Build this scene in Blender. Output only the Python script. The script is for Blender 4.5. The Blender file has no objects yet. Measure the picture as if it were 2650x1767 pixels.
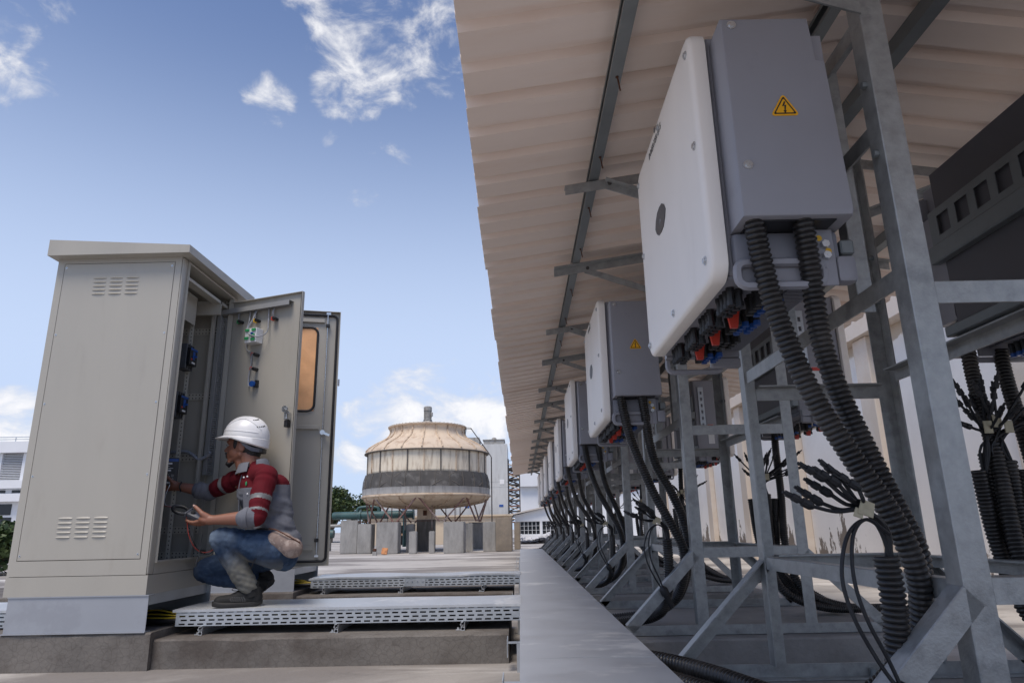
import bpy, bmesh, math, random
from mathutils import Vector, Matrix, Euler, noise
random.seed(7)
PI = math.pi
scene = bpy.context.scene
COL = scene.collection

# ---------------------------------------------------------------- camera
CAM_H = 0.70
cam_d = bpy.data.cameras.new('camera')
cam_d.sensor_width = 36.0
cam_d.sensor_fit = 'HORIZONTAL'
cam_d.lens = 24.0
cam_d.clip_start = 0.05
cam_d.clip_end = 2000
cam = bpy.data.objects.new('camera', cam_d)
COL.objects.link(cam)
_R = Matrix(((0.99976, -0.02094, -0.00621), (0.01151, 0.26335, 0.96463), (-0.01856, -0.96447, 0.26353)))
_right = _R @ Vector((1, 0, 0)); _up = _R @ Vector((0, -1, 0)); _back = _R @ Vector((0, 0, -1))
_m = Matrix((_right, _up, _back)).transposed().to_4x4()
_m.translation = (0, 0, CAM_H)
cam.matrix_world = _m
scene.camera = cam

# ---------------------------------------------------------------- sun, sky, exposure
SUN_DIR = Vector((-0.17, -0.42, 0.90)).normalized()     # towards the sun
sun_el = math.asin(SUN_DIR.z)
sun_az = math.atan2(SUN_DIR.x, SUN_DIR.y)
sd = bpy.data.lights.new('sun', 'SUN')
sd.energy = 2.5
sd.angle = math.radians(26.0)
sd.color = (1.0, 0.90, 0.78)
so = bpy.data.objects.new('sun', sd)
so.rotation_euler = (-SUN_DIR).to_track_quat('-Z', 'Y').to_euler()
COL.objects.link(so)

world = bpy.data.worlds.new('World')
scene.world = world
world.use_nodes = True
wt = world.node_tree
wt.nodes.clear()
def wn(t, **kw):
    n = wt.nodes.new(t)
    for k, v in kw.items(): setattr(n, k, v)
    return n
def wmath(op, a, b=None, clamp=False):
    n = wn('ShaderNodeMath', operation=op, use_clamp=clamp)
    for i, v in enumerate((a, b)):
        if v is None: continue
        if isinstance(v, (int, float)): n.inputs[i].default_value = v
        else: wt.links.new(v, n.inputs[i])
    return n.outputs[0]
sky = wn('ShaderNodeTexSky', sky_type='NISHITA')
sky.sun_disc = False
sky.sun_elevation = sun_el
sky.sun_rotation = sun_az
sky.air_density = 1.0
sky.dust_density = 1.2
sky.ozone_density = 1.5
tc = wn('ShaderNodeTexCoord')
gen = tc.outputs['Generated']
sep = wn('ShaderNodeSeparateXYZ'); wt.links.new(gen, sep.inputs[0])
# fractal cloud cover over the whole dome
mp = wn('ShaderNodeMapping'); mp.inputs['Scale'].default_value = (1.0, 1.0, 1.5)
wt.links.new(gen, mp.inputs[0])
nz = wn('ShaderNodeTexNoise'); nz.inputs['Scale'].default_value = 14.0
nz.inputs['Detail'].default_value = 9.0; nz.inputs['Roughness'].default_value = 0.60
nz.inputs['Distortion'].default_value = 0.35
wt.links.new(mp.outputs[0], nz.inputs['Vector'])
nb = wn('ShaderNodeTexNoise'); nb.inputs['Scale'].default_value = 2.3; nb.inputs['Detail'].default_value = 3.0
wt.links.new(mp.outputs[0], nb.inputs['Vector'])
def bank(d, rad, soft, amp):
    """a bank of cumulus centred on direction d with angular radius rad (degrees)"""
    d = Vector(d).normalized()
    v = wn('ShaderNodeVectorMath', operation='DOT_PRODUCT'); v.inputs[1].default_value = d
    wt.links.new(gen, v.inputs[0])
    mr = wn('ShaderNodeMapRange', interpolation_type='SMOOTHSTEP')
    mr.inputs['From Min'].default_value = math.cos(math.radians(rad + soft))
    mr.inputs['From Max'].default_value = math.cos(math.radians(max(rad - soft, 0)))
    mr.inputs['To Min'].default_value = 0; mr.inputs['To Max'].default_value = amp
    wt.links.new(v.outputs['Value'], mr.inputs['Value'])
    return mr.outputs[0]
CLOUD_BANKS = [
((-0.208, 0.732, 0.648), 5.0, 3.0, 0.44),
((-0.156, 0.761, 0.630), 5.0, 3.0, 0.44),
((-0.093, 0.764, 0.638), 5.0, 3.0, 0.41),
((-0.250, 0.728, 0.639), 3.0, 2.0, 0.37),
((-0.316, 0.776, 0.546), 2.2, 1.6, 0.40),
((-0.308, 0.789, 0.532), 1.5, 1.0, 0.39),
((-0.218, 0.790, 0.573), 3.0, 1.6, 0.52),
((-0.178, 0.794, 0.582), 2.0, 1.2, 0.52),
((-0.191, 0.856, 0.480), 3.0, 2.0, 0.29),
((-0.246, 0.818, 0.519), 1.2, 0.8, 0.36),
((-0.116, 0.785, 0.608), 2.0, 1.2, 0.39),
((-0.103, 0.800, 0.591), 1.4, 0.8, 0.39),
((-0.558, 0.633, 0.537), 4.0, 3.0, 0.45),
((-0.526, 0.664, 0.531), 4.0, 2.5, 0.36),
((-0.564, 0.652, 0.506), 3.0, 2.0, 0.36),
((-0.563, 0.671, 0.483), 2.0, 1.0, 0.32),
((-0.126, 0.979, 0.162), 4.5, 3.0, 0.55),
((-0.057, 0.986, 0.155), 4.0, 2.5, 0.55),
((-0.187, 0.972, 0.140), 4.0, 2.5, 0.49),
((-0.095, 0.987, 0.131), 4.6, 3.0, 0.52),
((-0.222, 0.967, 0.124), 3.0, 2.0, 0.35),
((-0.591, 0.798, 0.121), 3.0, 2.0, 0.52),
((-0.600, 0.792, 0.110), 2.5, 2.0, 0.52),
]
cov = None
for d, rad, soft, amp in CLOUD_BANKS:
    b = bank(d, rad, soft, amp)
    cov = b if cov is None else wmath('MAXIMUM', cov, b)
# low band of cumulus all round the horizon, broken by the large noise
hz = wn('ShaderNodeMapRange', interpolation_type='SMOOTHSTEP')
hz.inputs['From Min'].default_value = 0.30; hz.inputs['From Max'].default_value = 0.05
wt.links.new(sep.outputs['Z'], hz.inputs['Value'])
hband = wmath('MULTIPLY', hz.outputs[0], wmath('ADD', wmath('MULTIPLY', nb.outputs[0], 0.9), -0.16))
cov = wmath('MAXIMUM', cov, hband)
far = wmath('MULTIPLY', wmath('SUBTRACT', nb.outputs[0], 0.42), 0.9)   # scattered cloud elsewhere
cov = wmath('MAXIMUM', cov, far)
dens = wmath('ADD', nz.outputs[0], wmath('SUBTRACT', cov, 0.86))
cl = wn('ShaderNodeMapRange', interpolation_type='SMOOTHSTEP')
cl.inputs['From Min'].default_value = 0.0; cl.inputs['From Max'].default_value = 0.28
wt.links.new(dens, cl.inputs['Value'])
cm = wn('ShaderNodeMix', data_type='RGBA')
cm.inputs['B'].default_value = (0.92, 0.93, 0.98, 1)
skm = wn('ShaderNodeMix', data_type='RGBA', blend_type='MULTIPLY'); skm.inputs['Factor'].default_value = 1.0
SKY_STRENGTH = 0.088
wt.links.new(sky.outputs[0], skm.inputs['A'])
skm.inputs['B'].default_value = (0.67, 0.87, 1.22, 1)
# haze: paler towards the horizon
hzc = wn('ShaderNodeMapRange', interpolation_type='SMOOTHSTEP')
hzc.inputs['From Min'].default_value = 0.68; hzc.inputs['From Max'].default_value = 0.20
hzc.inputs['To Max'].default_value = 0.86
hzc.inputs['To Min'].default_value = 0.13
wt.links.new(sep.outputs['Z'], hzc.inputs['Value'])
hmx = wn('ShaderNodeMix', data_type='RGBA')
wt.links.new(hzc.outputs[0], hmx.inputs['Factor'])
wt.links.new(skm.outputs['Result'], hmx.inputs['A'])
hmx.inputs['B'].default_value = (6.1, 7.3, 9.6, 1)
cbr = wn('ShaderNodeMapRange'); cbr.inputs['From Max'].default_value = 0.30
cbr.inputs['To Min'].default_value = 6.9; cbr.inputs['To Max'].default_value = 9.8
wt.links.new(dens, cbr.inputs['Value'])
ccol = wn('ShaderNodeVectorMath', operation='SCALE'); ccol.inputs[0].default_value = (0.97, 0.97, 1.0)
wt.links.new(cbr.outputs[0], ccol.inputs['Scale'])
wt.links.new(wmath('MULTIPLY', cl.outputs[0], 0.93), cm.inputs['Factor'])
wt.links.new(hmx.outputs['Result'], cm.inputs['A'])
wt.links.new(ccol.outputs[0], cm.inputs['B'])
bg = wn('ShaderNodeBackground'); bg.inputs['Strength'].default_value = SKY_STRENGTH
wt.links.new(cm.outputs['Result'], bg.inputs['Color'])
wo = wn('ShaderNodeOutputWorld'); wt.links.new(bg.outputs[0], wo.inputs[0])

scene.view_settings.view_transform = 'Standard'
scene.view_settings.look = 'None'
scene.view_settings.gamma = 1.0
scene.view_settings.use_curve_mapping = False
scene.view_settings.exposure = 0.27

# ---------------------------------------------------------------- materials
def mat(name, col, rough=0.6, metal=0.0, var=0.08, scale=6.0, bump=0.0, bscale=60.0, tint=None, tint_amt=0.0, tscale=2.0, tlo=0.5, thi=0.62, stretch=(1, 1, 1), spec=0.5, detail=5.0, coat=0.0, voronoi=False):
    m = bpy.data.materials.new(name)
    m.use_nodes = True
    t = m.node_tree
    p = t.nodes['Principled BSDF']
    p.inputs['Roughness'].default_value = rough
    p.inputs['Metallic'].default_value = metal
    p.inputs['Specular IOR Level'].default_value = spec
    if coat: p.inputs['Coat Weight'].default_value = coat
    tcn = t.nodes.new('ShaderNodeTexCoord')
    info = t.nodes.new('ShaderNodeObjectInfo')
    add = t.nodes.new('ShaderNodeVectorMath'); add.operation = 'MULTIPLY_ADD'
    cmb = t.nodes.new('ShaderNodeCombineXYZ')
    for i in range(3): t.links.new(info.outputs['Random'], cmb.inputs[i])
    t.links.new(cmb.outputs[0], add.inputs[0]); add.inputs[1].default_value = (31, 47, 23)
    t.links.new(tcn.outputs['Object'], add.inputs[2])
    mpn = t.nodes.new('ShaderNodeMapping'); mpn.inputs['Scale'].default_value = stretch
    t.links.new(add.outputs[0], mpn.inputs[0])
    V = mpn.outputs[0]
    if voronoi:
        n = t.nodes.new('ShaderNodeTexVoronoi'); n.inputs['Scale'].default_value = scale
        src = n.outputs['Color']
        bw = t.nodes.new('ShaderNodeRGBToBW'); t.links.new(src, bw.inputs[0]); fac = bw.outputs[0]
    else:
        n = t.nodes.new('ShaderNodeTexNoise'); n.inputs['Scale'].default_value = scale; n.inputs['Detail'].default_value = detail
        n.inputs['Roughness'].default_value = 0.62
        fac = n.outputs[0]
    t.links.new(V, n.inputs['Vector'])
    mr = t.nodes.new('ShaderNodeMapRange')
    mr.inputs['From Min'].default_value = 0.25; mr.inputs['From Max'].default_value = 0.75
    mr.inputs['To Min'].default_value = 1 - var; mr.inputs['To Max'].default_value = 1 + var
    t.links.new(fac, mr.inputs[0])
    sc = t.nodes.new('ShaderNodeVectorMath'); sc.operation = 'SCALE'
    sc.inputs[0].default_value = col
    t.links.new(mr.outputs[0], sc.inputs['Scale'])
    out = sc.outputs[0]
    if tint is not None:
        n2 = t.nodes.new('ShaderNodeTexNoise'); n2.inputs['Scale'].default_value = tscale; n2.inputs['Detail'].default_value = 8
        n2.inputs['Roughness'].default_value = 0.65
        t.links.new(V, n2.inputs['Vector'])
        m2 = t.nodes.new('ShaderNodeMapRange'); m2.interpolation_type = 'SMOOTHSTEP'
        m2.inputs['From Min'].default_value = tlo; m2.inputs['From Max'].default_value = thi
        m2.inputs['To Max'].default_value = tint_amt
        t.links.new(n2.outputs[0], m2.inputs[0])
        mx = t.nodes.new('ShaderNodeMix'); mx.data_type = 'RGBA'
        t.links.new(m2.outputs[0], mx.inputs['Factor']); t.links.new(out, mx.inputs['A'])
        mx.inputs['B'].default_value = (*tint, 1)
        out = mx.outputs['Result']
    t.links.new(out, p.inputs['Base Color'])
    # uneven gloss
    r = t.nodes.new('ShaderNodeMapRange'); r.inputs['From Min'].default_value = 0.3; r.inputs['From Max'].default_value = 0.7
    r.inputs['To Min'].default_value = max(rough - 0.08, 0.02); r.inputs['To Max'].default_value = min(rough + 0.08, 1)
    t.links.new(fac, r.inputs[0]); t.links.new(r.outputs[0], p.inputs['Roughness'])
    if bump:
        n3 = t.nodes.new('ShaderNodeTexNoise'); n3.inputs['Scale'].default_value = bscale; n3.inputs['Detail'].default_value = 6
        t.links.new(V, n3.inputs['Vector'])
        b = t.nodes.new('ShaderNodeBump'); b.inputs['Strength'].default_value = bump; b.inputs['Distance'].default_value = 0.01
        t.links.new(n3.outputs[0], b.inputs['Height']); t.links.new(b.outputs[0], p.inputs['Normal'])
    return m

MT = {}
MT['galv'] = mat('galvanised_steel', (0.35, 0.355, 0.35), 0.40, 0.45, 0.24, 24, 0.10, 160, tint=(0.17, 0.178, 0.18), tint_amt=0.5, tscale=11, tlo=0.50, thi=0.68)
MT['galv_light'] = mat('galvanised_sheet', (0.47, 0.50, 0.53), 0.36, 0.5, 0.12, 5, 0.03, 40, tint=(0.62, 0.64, 0.66), tint_amt=0.5, tscale=3, tlo=0.5, thi=0.66)
MT['galv_dark'] = mat('weathered_zinc_channel', (0.24, 0.26, 0.265), 0.5, 0.5, 0.15, 8, 0.05, 60)
MT['beige'] = mat('beige_cabinet_paint', (0.385, 0.362, 0.315), 0.42, 0.0, 0.03, 2.5, 0.02, 220, tint=(0.29, 0.262, 0.215), tint_amt=0.38, tscale=3, tlo=0.54, thi=0.78, stretch=(2.2, 2.2, 0.5))
MT['cover'] = mat('white_inverter_cover', (0.90, 0.845, 0.785), 0.42, 0.0, 0.025, 3, 0.015, 300, tint=(0.70, 0.65, 0.59), tint_amt=0.3, tscale=5, tlo=0.56, thi=0.8, stretch=(1, 1.6, 0.5))
MT['inv'] = mat('blue_grey_inverter_paint', (0.285, 0.285, 0.315), 0.42, 0.0, 0.05, 4, 0.02, 260, tint=(0.20, 0.20, 0.22), tint_amt=0.35, tscale=9, tlo=0.62, thi=0.72)
MT['inv_dark'] = mat('dark_grey_casting', (0.20, 0.205, 0.235), 0.5, 0.0, 0.08, 6)  # darker grey for fan housing, vent strips and meter display
MT['black'] = mat('black_plastic', (0.016, 0.016, 0.018), 0.42, 0.0, 0.2, 10)
MT['conduit'] = mat('black_corrugated_plastic', (0.020, 0.0185, 0.018), 0.36, 0.0, 0.3, 12, tint=(0.075, 0.066, 0.058), tint_amt=0.6, tscale=6, tlo=0.45, thi=0.75)
MT['rubber'] = mat('black_rubber', (0.014, 0.014, 0.016), 0.6, 0, 0.1, 10)
MT['red'] = mat('red_plastic', (0.55, 0.055, 0.035), 0.4, 0, 0.06, 8)
MT['blue'] = mat('blue_plastic', (0.015, 0.075, 0.30), 0.4, 0, 0.08, 8)
MT['green'] = mat('green_plastic', (0.03, 0.28, 0.10), 0.45)
MT['yellow'] = mat('yellow_plastic', (0.72, 0.42, 0.02), 0.45)
MT['orange'] = mat('orange_sign_yellow', (0.85, 0.42, 0.01), 0.4, var=0.03)
MT['white'] = mat('white_plastic', (0.72, 0.72, 0.72), 0.4, var=0.03)
MT['zinc'] = mat('bright_zinc', (0.62, 0.64, 0.66), 0.28, 0.85, 0.08, 20)
MT['steel_dark'] = mat('dark_steel', (0.075, 0.068, 0.064), 0.6, 0.1, 0.25, 10)
MT['tape'] = mat('cream_paper_tape', (0.42, 0.375, 0.26), 0.7, 0, 0.25, 30)
MT['roof'] = mat('pink_beige_roof_underside', (0.84, 0.715, 0.63), 0.55, 0, 0.05, 3.0, 0.02, 40, tint=(0.72, 0.52, 0.40), tint_amt=0.55, tscale=2.2, tlo=0.48, thi=0.75, stretch=(0.35, 1.5, 1))
MT['rust'] = mat('rust', (0.10, 0.04, 0.022), 0.8, 0.2, 0.3, 20)
MT['rustpipe'] = mat('rusty_red_brown_steel', (0.23, 0.12, 0.10), 0.75, 0.1, 0.35, 4, tint=(0.38, 0.33, 0.30), tint_amt=0.8, tscale=2, tlo=0.45, thi=0.65)
MT['concrete'] = mat('grey_concrete', (0.30, 0.29, 0.275), 0.85, 0, 0.16, 3.5, 0.5, 45, tint=(0.17, 0.165, 0.155), tint_amt=0.75, tscale=1.2, tlo=0.46, thi=0.66, detail=10)
MT['block'] = mat('concrete_block_grey', (0.32, 0.31, 0.295), 0.85, 0, 0.22, 5, 0.5, 30, tint=(0.18, 0.175, 0.165), tint_amt=0.7, tscale=1.6, tlo=0.44, thi=0.7, stretch=(1.6, 1.6, 0.6), detail=10)
MT['block_brown'] = mat('brown_concrete', (0.27, 0.225, 0.175), 0.85, 0, 0.18, 5, 0.5, 30, tint=(0.17, 0.145, 0.12), tint_amt=0.7, tscale=1.6, tlo=0.44, thi=0.7, detail=10)

# ---------------------------------------------------------------- geometry helpers
class MB:
    """collects shapes and links them as one mesh object"""
    def __init__(s): s.v = []; s.f = []; s.m = []
    def add(s, verts, faces, mi=0, M=None):
        o = len(s.v)
        for v in verts:
            v = Vector(v)
            if M is not None: v = M @ v
            s.v.append(v)
        for f in faces: s.f.append([i + o for i in f]); s.m.append(mi)
        return s
    def box(s, lo, hi, mi=0, bev=0.0, M=None, seg=1):
        lo = Vector(lo); hi = Vector(hi)
        if bev <= 0:
            x0, y0, z0 = lo; x1, y1, z1 = hi
            vs = [(x0,y0,z0),(x1,y0,z0),(x1,y1,z0),(x0,y1,z0),(x0,y0,z1),(x1,y0,z1),(x1,y1,z1),(x0,y1,z1)]
            fs = [(0,3,2,1),(4,5,6,7),(0,1,5,4),(1,2,6,5),(2,3,7,6),(3,0,4,7)]
            return s.add(vs, fs, mi, M)
        bm = bmesh.new()
        bmesh.ops.create_cube(bm, size=1.0)
        for v in bm.verts:
            v.co = Vector(((lo.x + hi.x) / 2 + v.co.x * (hi.x - lo.x), (lo.y + hi.y) / 2 + v.co.y * (hi.y - lo.y), (lo.z + hi.z) / 2 + v.co.z * (hi.z - lo.z)))
        bmesh.ops.bevel(bm, geom=bm.edges[:], offset=bev, segments=seg, affect='EDGES', profile=0.5)
        return s.bm(bm, mi, M)
    def bm(s, bm, mi=0, M=None):
        bm.verts.index_update()
        s.add([v.co.copy() for v in bm.verts], [[v.index for v in f.verts] for f in bm.faces], mi, M)
        bm.free()
        return s
    def bar(s, p0, p1, w, h, mi=0, up=(0, 0, 1)):
        """rectangular bar from p0 to p1; w across, h along up"""
        p0 = Vector(p0); p1 = Vector(p1); d = (p1 - p0); L = d.length; d.normalize()
        u = Vector(up); x = d.cross(u)
        if x.length < 1e-4: x = d.cross(Vector((1, 0, 0)))
        x.normalize(); u = x.cross(d)
        M = Matrix((x, d, u)).transposed().to_4x4(); M.translation = p0
        return s.box((-w/2, 0, -h/2), (w/2, L, h/2), mi, 0, M)
    def angle(s, p0, p1, w, t, a, b, mi=0):
        """L-section from p0 (corner line) to p1; legs along unit vectors a and b, width w, thickness t"""
        p0 = Vector(p0); p1 = Vector(p1); a = Vector(a).normalized(); b = Vector(b).normalized()
        c = 0.0022
        pr = [(c,0),(w,0),(w,t),(t,t),(t,w),(0,w),(0,c)]
        vs = [p0 + a*x + b*y for x, y in pr] + [p1 + a*x + b*y for x, y in pr]
        n = 7
        fs = [(i, (i+1) % n, n + (i+1) % n, n + i) for i in range(n)]
        fs += [(0,3,2,1),(0,6,5,4,3),(7,8,9,10),(7,10,11,12,13)]
        return s.add(vs, fs, mi)
    def prof(s, pts, p0, p1, a, b, mi=0, closed=False, cap=True):
        """sweep an open or closed section (pts in a,b axes) from p0 to p1"""
        p0 = Vector(p0); p1 = Vector(p1); a = Vector(a); b = Vector(b); n = len(pts)
        vs = [p0 + a*x + b*y for x, y in pts] + [p1 + a*x + b*y for x, y in pts]
        fs = [(i, (i+1) % n, n + (i+1) % n, n + i) for i in range(n if closed else n - 1)]
        if closed and cap: fs += [tuple(range(n)), tuple(range(2*n - 1, n - 1, -1))]
        return s.add(vs, fs, mi)
    def cyl(s, p0, p1, r, n=12, mi=0, r1=None, cap=True):
        p0 = Vector(p0); p1 = Vector(p1); d = (p1 - p0).normalized()
        x = d.orthogonal().normalized(); y = d.cross(x)
        r1 = r if r1 is None else r1
        vs = []
        for p, rr in ((p0, r), (p1, r1)):
            for i in range(n):
                a = 2*PI*i/n
                vs.append(p + x*(math.cos(a)*rr) + y*(math.sin(a)*rr))
        fs = [(i, (i+1) % n, n + (i+1) % n, n + i) for i in range(n)]
        if cap: fs += [tuple(range(n-1, -1, -1)), tuple(range(n, 2*n))]
        return s.add(vs, fs, mi)
    def tube(s, path, r, n=8, mi=0, cap=True):
        """path: points; r: radius or list of radii"""
        P = [Vector(p) for p in path]
        N = len(P)
        R = r if isinstance(r, (list, tuple)) else [r]*N
        t = []
        for i in range(N):
            a = P[max(i-1, 0)]; b = P[min(i+1, N-1)]
            t.append((b - a).normalized())
        x = t[0].orthogonal().normalized()
        vs = []
        for i in range(N):
            x = (x - t[i]*x.dot(t[i]))
            if x.length < 1e-6: x = t[i].orthogonal()
            x.normalize(); y = t[i].cross(x)
            for k in range(n):
                a = 2*PI*k/n
                vs.append(P[i] + (x*math.cos(a) + y*math.sin(a))*R[i])
        fs = []
        for i in range(N-1):
            for k in range(n):
                fs.append((i*n+k, i*n+(k+1) % n, (i+1)*n+(k+1) % n, (i+1)*n+k))
        if cap: fs += [tuple(range(n-1, -1, -1)), tuple(range((N-1)*n, N*n))]
        return s.add(vs, fs, mi)
    def lathe(s, prof, c, n=32, mi=0, a0=0.0, a1=2*PI, wob=None):
        c = Vector(c); full = abs(a1 - a0 - 2*PI) < 1e-6
        k = n if full else n + 1
        vs = []
        for r, z in prof:
            for i in range(k):
                a = a0 + (a1 - a0)*i/n
                rr = r if wob is None else r*wob(a, z)
                vs.append(c + Vector((math.cos(a)*rr, math.sin(a)*rr, z)))
        fs = []
        for j in range(len(prof)-1):
            for i in range(n):
                fs.append((j*k+i, j*k+(i+1) % k, (j+1)*k+(i+1) % k, (j+1)*k+i))
        return s.add(vs, fs, mi)
    def ell(s, c, r, n=12, m=8, mi=0, M=None):
        c = Vector(c); vs = []; fs = []
        for j in range(m+1):
            th = PI*j/m
            for i in range(n):
                a = 2*PI*i/n
                vs.append(c + Vector((r[0]*math.sin(th)*math.cos(a), r[1]*math.sin(th)*math.sin(a), r[2]*math.cos(th))))
        for j in range(m):
            for i in range(n):
                fs.append((j*n+i, (j+1)*n+i, (j+1)*n+(i+1) % n, j*n+(i+1) % n))
        return s.add(vs, fs, mi, M)
    def poly(s, pts, thick, nrm, mi=0):
        """extruded polygon: pts in 3-D, pushed along nrm by thick"""
        P = [Vector(p) for p in pts]; n = len(P); d = Vector(nrm).normalized()*thick
        vs = P + [p + d for p in P]
        fs = [tuple(range(n-1, -1, -1)), tuple(range(n, 2*n))] + [(i, (i+1) % n, n+(i+1) % n, n+i) for i in range(n)]
        return s.add(vs, fs, mi)
    def mesh(s, name, mats, smooth=False, off=(0, 0, 0)):
        o = Vector(off)
        me = bpy.data.meshes.new(name)
        me.from_pydata([tuple(v - o) for v in s.v], [], s.f)
        for mm in (mats if isinstance(mats, (list, tuple)) else [mats]):
            me.materials.append(MT[mm] if isinstance(mm, str) else mm)
        me.polygons.foreach_set('material_index', s.m)
        bm = bmesh.new(); bm.from_mesh(me)
        bmesh.ops.recalc_face_normals(bm, faces=bm.faces[:])
        bm.to_mesh(me); bm.free()
        if smooth:
            me.polygons.foreach_set('use_smooth', [True]*len(me.polygons))
            try: me.set_sharp_from_angle(angle=math.radians(smooth if smooth is not True else 40))
            except Exception: pass
        me.update()
        return me

def part(name, geo, mats, parent, label=None, smooth=False, off=None, kind=None):
    """geo: MB in the thing's own coordinates (or world, with off = the thing's location)"""
    me = geo.mesh(name, mats, smooth, off or (0, 0, 0)) if isinstance(geo, MB) else geo
    o = bpy.data.objects.new(name, me); COL.objects.link(o)
    o.parent = parent
    if label: o['label'] = label
    if kind: o['kind'] = kind
    return o
def thing(name, label, cat, loc=(0, 0, 0), rz=0.0, group=None):
    o = bpy.data.objects.new(name, None); COL.objects.link(o)
    o.empty_display_size = 0.1
    o.location = loc; o.rotation_euler = (0, 0, rz)
    o['label'] = label; o['category'] = cat
    if group: o['group'] = group
    return o
def solo(name, geo, mats, label, cat, loc=(0, 0, 0), rz=0.0, group=None, smooth=False, world=True):
    me = geo.mesh(name, mats, smooth, loc if world else (0, 0, 0)) if isinstance(geo, MB) else geo
    o = bpy.data.objects.new(name, me); COL.objects.link(o)
    o.location = loc; o.rotation_euler = (0, 0, rz)
    o['label'] = label; o['category'] = cat
    if group: o['group'] = group
    return o
def struct(name, geo, mats, smooth=False):
    o = bpy.data.objects.new(name, geo.mesh(name, mats, smooth)); COL.objects.link(o)
    o['kind'] = 'structure'
    return o
def kids(o): return [c for c in bpy.data.objects if c.parent == o]
_CH = {}
def dup(root, loc, rz=0.0, label=None, group=None):
    r = root.copy(); COL.objects.link(r); r.location = loc; r.rotation_euler = (0, 0, rz)
    if label: r['label'] = label
    if group: r['group'] = group
    if root.name not in _CH:
        _CH[root.name] = [(c, kids(c)) for c in kids(root)]
    for c, gs in _CH[root.name]:
        k = c.copy(); COL.objects.link(k); k.parent = r
        for g in gs:
            q = g.copy(); COL.objects.link(q); q.parent = k
    return r
def bez(pts, n=10):
    """Catmull-Rom through pts"""
    P = [Vector(p) for p in pts]; P = [P[0]*2 - P[1]] + P + [P[-1]*2 - P[-2]]
    out = []
    for i in range(1, len(P)-2):
        for k in range(n):
            t = k/n
            a, b, c, d = P[i-1], P[i], P[i+1], P[i+2]
            out.append(0.5*((2*b) + (c - a)*t + (2*a - 5*b + 4*c - d)*t*t + (3*b - a - 3*c + d)*t**3))
    out.append(P[-2].copy())
    return out
def resample(path, step):
    out = [path[0].copy()]; acc = 0.0
    for a, b in zip(path, path[1:]):
        L = (b - a).length
        if L < 1e-9: continue
        pos = step - acc
        while pos <= L:
            out.append(a + (b - a)*(pos/L)); pos += step
        acc = L - (pos - step)
    return out
def rrect(w, h, r, n=4):
    """rounded rectangle outline centred on the origin"""
    out = []
    for cx, cy, a0 in ((w/2-r, h/2-r, 0), (-w/2+r, h/2-r, PI/2), (-w/2+r, -h/2+r, PI), (w/2-r, -h/2+r, 1.5*PI)):
        for i in range(n+1):
            a = a0 + PI/2*i/n
            out.append((cx + math.cos(a)*r, cy + math.sin(a)*r))
    return out
def text_mesh(body, size, thick, name, M, matname, bold=False):
    cu = bpy.data.curves.new(name, 'FONT'); cu.body = body; cu.size = size; cu.extrude = thick; cu.align_x = 'CENTER'; cu.align_y = 'CENTER'
    if bold: cu.offset = size*0.015
    ob = bpy.data.objects.new(name, cu); COL.objects.link(ob)
    dg = bpy.context.evaluated_depsgraph_get()
    me = bpy.data.meshes.new_from_object(ob.evaluated_get(dg))
    bpy.data.objects.remove(ob); bpy.data.curves.remove(cu)
    me.transform(M); me.materials.clear(); me.materials.append(MT[matname]); me.name = name
    return me

# ---------------------------------------------------------------- ground and plinths
def ground_material():
    m = mat('sun_bleached_concrete_yard', (0.445, 0.415, 0.38), 0.88, 0, 0.10, 2.2, 0.35, 40, detail=12)
    t = m.node_tree; p = t.nodes['Principled BSDF']
    src = p.inputs['Base Color'].links[0].from_socket
    tcn = [n for n in t.nodes if n.type == 'TEX_COORD'][0]
    def layer(src, col, amt, scale, lo, hi, st=(1, 1, 1), dist=0.6):
        mp = t.nodes.new('ShaderNodeMapping'); mp.inputs['Scale'].default_value = st
        t.links.new(tcn.outputs['Object'], mp.inputs[0])
        n = t.nodes.new('ShaderNodeTexNoise'); n.inputs['Scale'].default_value = scale; n.inputs['Detail'].default_value = 9
        n.inputs['Roughness'].default_value = 0.62; n.inputs['Distortion'].default_value = dist
        t.links.new(mp.outputs[0], n.inputs['Vector'])
        r = t.nodes.new('ShaderNodeMapRange'); r.interpolation_type = 'SMOOTHSTEP'
        r.inputs['From Min'].default_value = lo; r.inputs['From Max'].default_value = hi; r.inputs['To Max'].default_value = amt
        t.links.new(n.outputs[0], r.inputs[0])
        x = t.nodes.new('ShaderNodeMix'); x.data_type = 'RGBA'
        t.links.new(r.outputs[0], x.inputs['Factor']); t.links.new(src, x.inputs['A']); x.inputs['B'].default_value = (*col, 1)
        return x.outputs['Result']
    s = layer(src, (0.20, 0.18, 0.165), 0.95, 0.36, 0.44, 0.58, (0.6, 1.5, 1))
    s = layer(s, (0.60, 0.57, 0.53), 0.85, 0.42, 0.52, 0.64, (0.5, 1.6, 1))
    s = layer(s, (0.14, 0.13, 0.12), 0.5, 3.0, 0.58, 0.72)
    t.links.new(s, p.inputs['Base Color'])
    return m
MT['ground'] = ground_material()
g = MB()
g.add([(-260, -40, 0), (260, -40, 0), (260, 420, 0), (-260, 420, 0)], [(0, 1, 2, 3)])
struct('ground', g, 'ground')

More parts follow.
